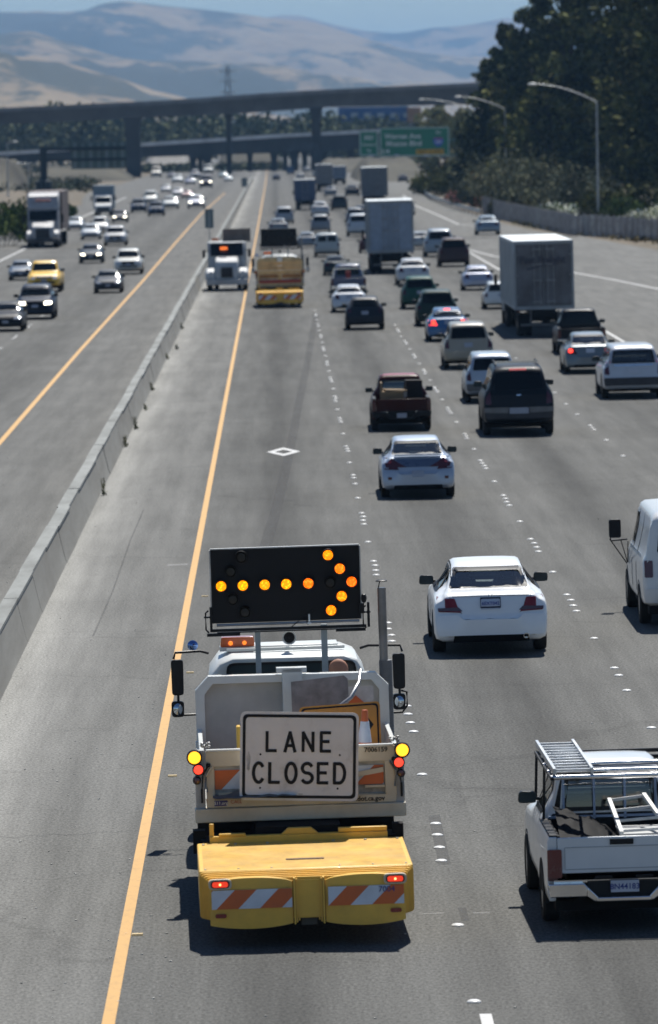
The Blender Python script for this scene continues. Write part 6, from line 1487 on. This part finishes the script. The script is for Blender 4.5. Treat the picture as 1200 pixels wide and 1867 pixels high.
put('sedan', 577, 322, 14, 'tiny teal grey car beside the distant lorries', (.1, .16, .18))
put('sedan', 660, 398, 30, 'dark sedan ahead of the dark blue suv', (.06, .07, .08))
put('sedan', 603, 358, 22, 'grey sedan behind the small hazy grey lorry', (.16, .18, .2))
put('minivan', 740, 392, 34, 'pale minivan with a white roof just beyond the white box lorry', (.5, .48, .45))

# ------------------------------------------------------------------ oncoming cars
put('sedan', 12, 604, 66, 'black sedan at the left edge of the picture', (.012, .015, .02), -1)
root, T, tri, patch, pm = put('suv', 66, 582, 70, 'dark blue suv with both headlights on, nearest whole oncoming car', (.015, .025, .05), -1, lights=1, kh=.95)
put('pickup', 82, 533, 62, 'yellow pickup truck with a dark windshield at the left', (.85, .50, .01), -1)
put('sedan', 39, 511, 36, 'slate blue sedan left of the yellow pickup truck', (.05, .08, .12), -1)
put('sedan', 198, 534, 52, 'dark grey sedan nearest the yellow line of the oncoming road', (.05, .06, .075), -1)
put('suv', 235, 500, 51, 'white suv next to the yellow line of the oncoming road', (.52, .53, .50), -1, kh=.95, lights=0)
put('sedan', 167, 480, 44, 'dark blue sedan with dim headlights in the second oncoming lane', (.03, .045, .07), -1, lights=1)
put('suv', 211, 448, 42, 'silver suv ahead of the white suv on the oncoming road', (.40, .41, .42), -1, kh=.9)
put('sedan', 166, 437, 36, 'pale blue silver sedan in the middle oncoming lane', (.36, .40, .43), -1)
put('minivan', 183, 424, 32, 'white minivan right behind the pale blue silver sedan', (.55, .55, .53), -1)
put('sedan', 138, 420, 31, 'silver blue car between the two oncoming lorries', (.32, .37, .40), -1)
put('sedan', 219, 406, 29, 'dark car with headlights on just in front of the oncoming box lorry', (.05, .05, .06), -1, lights=1)
put('suv', 253, 388, 29, 'dark blue suv with a sun glint, left of a pair of dark cars', (.025, .045, .08), -1, kh=.95)
put('suv', 285, 394, 30, 'navy suv with a strong sun glint, right of a pair of dark cars', (.03, .05, .09), -1, kh=.95)
put('sedan', 311, 381, 29, 'silver car just right of the navy suv', (.42, .45, .44), -1)
put('sedan', 358, 380, 31, 'silver car with two bright yellowish headlights nearest the yellow line', (.40, .42, .50), -1, lights=1)
put('minivan', 275, 372, 27, 'pale minivan behind the pair of dark suvs', (.40, .42, .40), -1)
put('sedan', 341, 362, 20, 'dark red car with an orange lamp beyond the bright headlights', (.16, .05, .04), -1)
put('sedan', 325, 358, 20, 'pale silver car left of the dark red car', (.45, .46, .47), -1)
put('suv', 376, 343, 32, 'dark blue suv sparkling with glints near the overpass', (.03, .04, .08), -1, kh=1.1, lights=1)
put('sedan', 324, 334, 21, 'silver grey car left of the sparkling dark suv', (.36, .40, .40), -1)
put('sedan', 303, 351, 18, 'small silver car behind the pale minivan', (.36, .38, .40), -1)
put('sedan', 347, 337, 18, 'small blue car left of the sparkling dark suv', (.08, .11, .2), -1)
put('van', 285, 323, 19, 'white van far away at the foot of the overpass', (.6, .57, .50), -1)
put('sedan', 408, 325, 16, 'tiny teal car far away near the barrier', (.1, .2, .22), -1)
put('sedan', 417, 331, 15, 'tiny pale car far away closest to the barrier', (.3, .38, .42), -1)
put('suv', 356, 326, 18, 'tiny grey suv far away before the overpass columns', (.14, .16, .20), -1)
put('van', 380, 317, 17, 'tiny grey green van far away in front of the overpass column', (.26, .30, .30), -1)
put('sedan', 313, 325, 15, 'tiny dark car far away left of the overpass column', (.05, .06, .08), -1)

# ------------------------------------------------------------------ second attenuator truck and pale utility truck
p = at(511, 562); W2 = 88*(p.y)/F
tma_truck((p.x-.02, p.y, 0), 0, .6, 'second attenuator truck far ahead with a black unlit arrow board and yellow crash cushion', False, W2/2.36, False)
p = at(415, 531); sc = 80*(p.y)/F/2.35
ut = empty('utility_truck', (p.x, p.y+.6, 0), (0, R(.6), pi), sc); tag(ut, 'pale dusty utility truck facing the camera beside the barrier, orange lamp behind its windshield', 'truck')
UP_ = mat('dusty_pale_paint', (.45, .47, .48), .6, dirt=.35, dscale=1.0, grime=(.22, .21, .19))
MB().prism([(.9, .55), (.95, 1.2), (.7, 1.62), (-.6, 1.85), (-.6, .55)], 'x', -.62, .62).build('hood', UP_, ut, bevel=.10)
for s in (-1, 1):
    MB().prism([(.85, .5), (.9, .95), (.5, 1.22), (-.3, 1.25), (-.7, 1.0), (-.7, .5)], 'x', s*.60, s*1.16).build('fender', UP_, ut, bevel=.12)
    MB().sphere((s*.86, .86, .98), .12, 10, 0, (1.1, .5, .9)).build('headlight', CLEAR_L, ut)
    MB().box((s*1.22, -.5, 2.0), (.16, .1, .42)).bar((s*.95, -.55, 2.15), (s*1.22, -.5, 2.2), .03).build('side_mirror', BLACK, ut)
c_ = MB().prism([(-.6, .9), (-.6, 1.85), (-1.0, 2.62), (-2.4, 2.65), (-2.4, .9)], 'x', -.98, .98).build('cab', UP_, ut, bevel=.08)
MB().prism([(-.55, 1.88), (-.92, 2.54), (-.96, 2.54), (-.59, 1.88)], 'x', -.86, .86).build('windshield', GLASS_D, c_)
MB().box((0, .96, 1.02), (.62, .04, .55)).build('grille', mat('dark_grille', (.03, .03, .035), .4, .4), ut); MB().box((0, 1.02, .50), (2.25, .18, .30)).build('bumper', UP_, ut, bevel=.03)
MB().prism(rpoly([(-.05, 2.2), (.35, 2.2), (.35, 2.36), (-.05, 2.36)], .05), 'y', -.62, -.52).build('beacon', emis('orange_beacon_lit', (1, .20, .03), .7), c_)
MB().box((-.55, -1.6, 2.95), (1.5, .12, .7)).box((-.55, -1.6, 2.62), (.1, .1, .3)).build('roof_board', mat('brown_board', (.17, .14, .12), .7, dirt=.4), ut)
MB().box((0, -4.2, 1.75), (2.1, 3.4, 1.6)).build('service_body', UP_, ut, bevel=.04); MB().box((0, -2.5, .75), (1.0, 6.5, .3)).build('chassis', UNDER, ut)
MB().box((.6, -1.5, 2.75), (.35, .25, .14)).build('beacon_bar', mat('orange_beacon_lens', (.50, .10, .015), .15, 0, .6, 0), ut)
for y in (.1, -4.3): wset(ut, y, r=.46, dual=y < 0, x=.95)

# ------------------------------------------------------------------ near white van at the right edge
root, T, tri, patch, pm = put('van', 1268, 1134, 206, 'white panel van at the right edge with a tall dark mirror on a triangular bracket', (.68, .69, .68), lod=0)
seam(patch, [(-.3, .8), (-.3, 1.9)])
patch('body_crease', [(.8, 1.255), (4.3, 1.235), (4.3, 1.262), (.8, 1.28)], 'left', .010, CHROME, r=0, cut=.3, skirt=.01)
seam(patch, [(3.05, .55), (3.05, 1.95)], 'left'); seam(patch, [(1.9, .55), (1.9, 1.95)], 'left')
for s in (-1,):
    MB().tube([(-1.0, 4.3, 1.30), (-1.3, 4.25, 1.28), (-1.33, 4.22, 1.42)], .014, 6).tube([(-1.33, 4.22, 1.32), (-1.02, 4.2, .86)], .012, 6).tube([(-1.12, 4.24, 1.28), (-1.01, 4.2, .88)], .010, 6).tube([(-1.0, 4.1, 1.28), (-1.01, 4.18, .88)], .010, 6).build('mirror_bracket', BLACK, root)
    m1 = MB().prism(rpoly([(-1.34, 1.34), (-1.12, 1.34), (-1.12, 1.68), (-1.34, 1.68)], .04), 'y', 4.16, 4.26).build('tall_mirror', BLACK, root, bevel=.01)
# ------------------------------------------------------------------ near white pickup with ladder rack
p = at(1138, 1640, .36); sc = .86
root, T, tri, patch, pm = make_car('pickup', 'white pickup truck with a ladder rack and loaded bed at the bottom right', 'pickup truck', (p.x, p.y+.12, 0), (.62, .65, .67), W=1.9*sc, lod=0, clear=mat('dark_trim', (.06, .07, .08), .8), kh=1.13, roll=.6, group=None, rot=R(1.2))
pickup_bed(root, T, pm, top=1.215, floor_=.86, tl_col=RED_DK)
for s in (-1, 1): MB().prism(rpoly([(s*.765, .70), (s*.948, .70), (s*.948, 1.06), (s*.765, 1.06)], .02), 'y', -.012, .06).build('tail_light', mat('worn_red_lens', (.14, .02, .02), .25, 0, .3, .2), root)
LIN = mat('bed_liner', (.010, .010, .011), .8, dirt=0)
for s in (-1, 1): MB().box((s*.80, .98, 1.04), (.04, 1.74, .36)).build('bed_liner', LIN, root)
MB().box((0, 1.835, 1.05), (1.56, .03, .36)).build('bed_liner', LIN, root)
for q_ in ([(-.88, 1.15), (.88, 1.15), (.86, 1.285), (-.86, 1.285)], [(-.86, 1.285), (-.65, 1.285), (-.60, 1.80), (-.74, 1.80)], [(.65, 1.285), (.86, 1.285), (.74, 1.80), (.60, 1.80)], [(-.72, 1.80), (.72, 1.80), (.68, 1.90), (-.68, 1.90)]):
    patch('cab_back_shade', q_, 'rear', .006, BLACK, r=0, cut=.15)  # black strips paint the shade and dark rack around the rear window
TG = .20
MB().box((.0, .015, 1.14), (.30, .03, .07)).build('tailgate_handle', BLACK, root)
MB().box((0, .018, 1.08), (1.45, .008, .010)).box((0, .018, .80), (1.45, .008, .010)).box((-.725, .018, .94), (.008, .008, .27)).box((.725, .018, .94), (.008, .008, .27)).build('crease_shade', mat('shade_line', (.30, .33, .36), .5, dirt=0), root)  # grey strips paint the shade along the tailgate's pressed edges
MB().box((0, -.015, .655), (1.75, .05, .03)).build('bumper_step', CHROME, root); pl = MB().box((.02, -.10, .585), (.36, .012, .15)).build('licence_plate', PLATE, root, bevel=.006)
text_mesh('8N44183', .10, 'lettering', PBLUE, pl, (.02, -.108, .58), bold=.002)
for x in (-.24, .28): MB().box((x, -.02, .70), (.22, .04, .03)).build('plate_lamp', BLACK, root)
rk = MB(); rk2 = MB(); zr = 1.92
for x in (-.86, .86):
    for y in (1.85, 3.35): rk.bar((x, y, 1.22 if y < 2 else 1.3), (x*.97, y, zr), .035)
    rk.bar((x*.97, .35, zr), (x*.97, 3.5, zr), .04)
for y in (2.6, 3.35): rk.bar((-.83, y, zr), (.83, y, zr), .05)
for y in (.42, 1.05, 1.85): rk2.tube([(-.85, y, zr+.01), (.85, y, zr+.01)], .032, 10)
rk.build('rack_frame', BLACK, root); rk2.build('rack_bar', CHROME, root)
hr = MB(); HB = mat('blue_grey_bar', (.22, .30, .45), .4, .4)
for x in (-.60, -.2, .2, .6): hr.bar((x, 1.82, 1.22), (x, 1.82, 1.86), .03)
hr.bar((-.8, 1.82, 1.25), (.8, 1.82, 1.25), .03).bar((-.8, 1.82, 1.86), (.8, 1.82, 1.86), .03); hr.build('headache_rack', HB, root)
def onp(nm, label, cat, mb_m):
    o = empty(nm); o.matrix_world = Matrix.Translation(root.location) @ root.rotation_euler.to_matrix().to_4x4() @ Matrix.Scale(sc, 4)
    for n_, mb_, m_ in mb_m: mb_.build(n_, m_, o)
    return tag(o, label, cat)
AL = mat('aluminium_ladder', (.58, .60, .62), .35, .85, dirt=.2)
ra = MB(); ru = MB()
for x in (-.80, -.32): ra.box((x, 2.1, zr+.09), (.035, 3.4, .075))
rungs = [('rung', MB().box((-.56, .55+k*.31, zr+.09), (.46, .055, .025)), AL) for k in range(11)]
onp('ladder', 'aluminium ladder lying flat on the left of the pickup roof rack', 'ladder', [('ladder_rail', ra, AL)] + rungs)
ra = MB(); ru = MB()
A0, A1 = Vector((.02, .20, 1.22)), Vector((-.03, 1.5, 1.50)); B0, B1 = Vector((.62, .20, 1.24)), Vector((.42, 1.5, 1.55))
ra.bar(A0, A1, .05).bar(B0, B1, .05)
WL = mat('white_ladder', (.62, .62, .6), .5, dirt=.2); rungs = [('rung', MB().bar(A0.lerp(A1, t_), B0.lerp(B1, t_), .035), WL) for t_ in (.06, .36, .66, .97)]
onp('step_ladder', 'white step ladder lying in the pickup bed, its end on the tailgate', 'ladder', [('ladder_rail', ra, WL)] + rungs)
vs = []; NB = 14
for j in range(NB+1):
    for i in range(NB+1):
        u, v = i/NB, j/NB; x = -.76+.86*u; y = .15+1.5*v
        z = .92 + (.50*(1-u)**.5*min(1, .35+v)) + .05*mn.noise(Vector((u*6, v*6, 3))) + .03*mn.noise(Vector((u*15, v*15, 8))); vs.append((x, y, z))
onp('black_tarpaulin', 'crumpled shiny black tarpaulin heaped in the left of the pickup bed', 'tarpaulin', [('cloth', MB().add(vs, [(j*(NB+1)+i, j*(NB+1)+i+1, (j+1)*(NB+1)+i+1, (j+1)*(NB+1)+i) for j in range(NB) for i in range(NB)]), mat('black_plastic_sheet', (.008, .008, .009), .7, dirt=0, spec=.08))])
onp('grey_toolbox', 'grey metal toolbox under the step ladder in the pickup bed', 'toolbox', [('box_body', MB().box((.35, 1.0, 1.0), (.6, .9, .28)), mat('dark_box_grey', (.06, .06, .065), .5, .3)), ('lid', MB().box((.35, 1.0, 1.15), (.62, .92, .02)), STEEL)])

# ------------------------------------------------------------------ haze
hz = MB().box((0, 11900, 209), (19000, 26000, 422)).build('haze', [], angle=180); hz.data.materials.clear()
hmv = bpy.data.materials.new('haze_air'); hmv.use_nodes = True; t = hmv.node_tree; t.nodes.clear()
pv = t.nodes.new('ShaderNodeVolumePrincipled'); pv.inputs['Color'].default_value = (.30, .57, .95, 1); pv.inputs['Density'].default_value = .000058; pv.inputs['Anisotropy'].default_value = 0.0
mo = t.nodes.new('ShaderNodeOutputMaterial'); t.links.new(pv.outputs[0], mo.inputs['Volume']); hz.data.materials.append(hmv)
tag(hz, 'thin bluish haze in the air over the motorway', 'haze', kind='stuff')
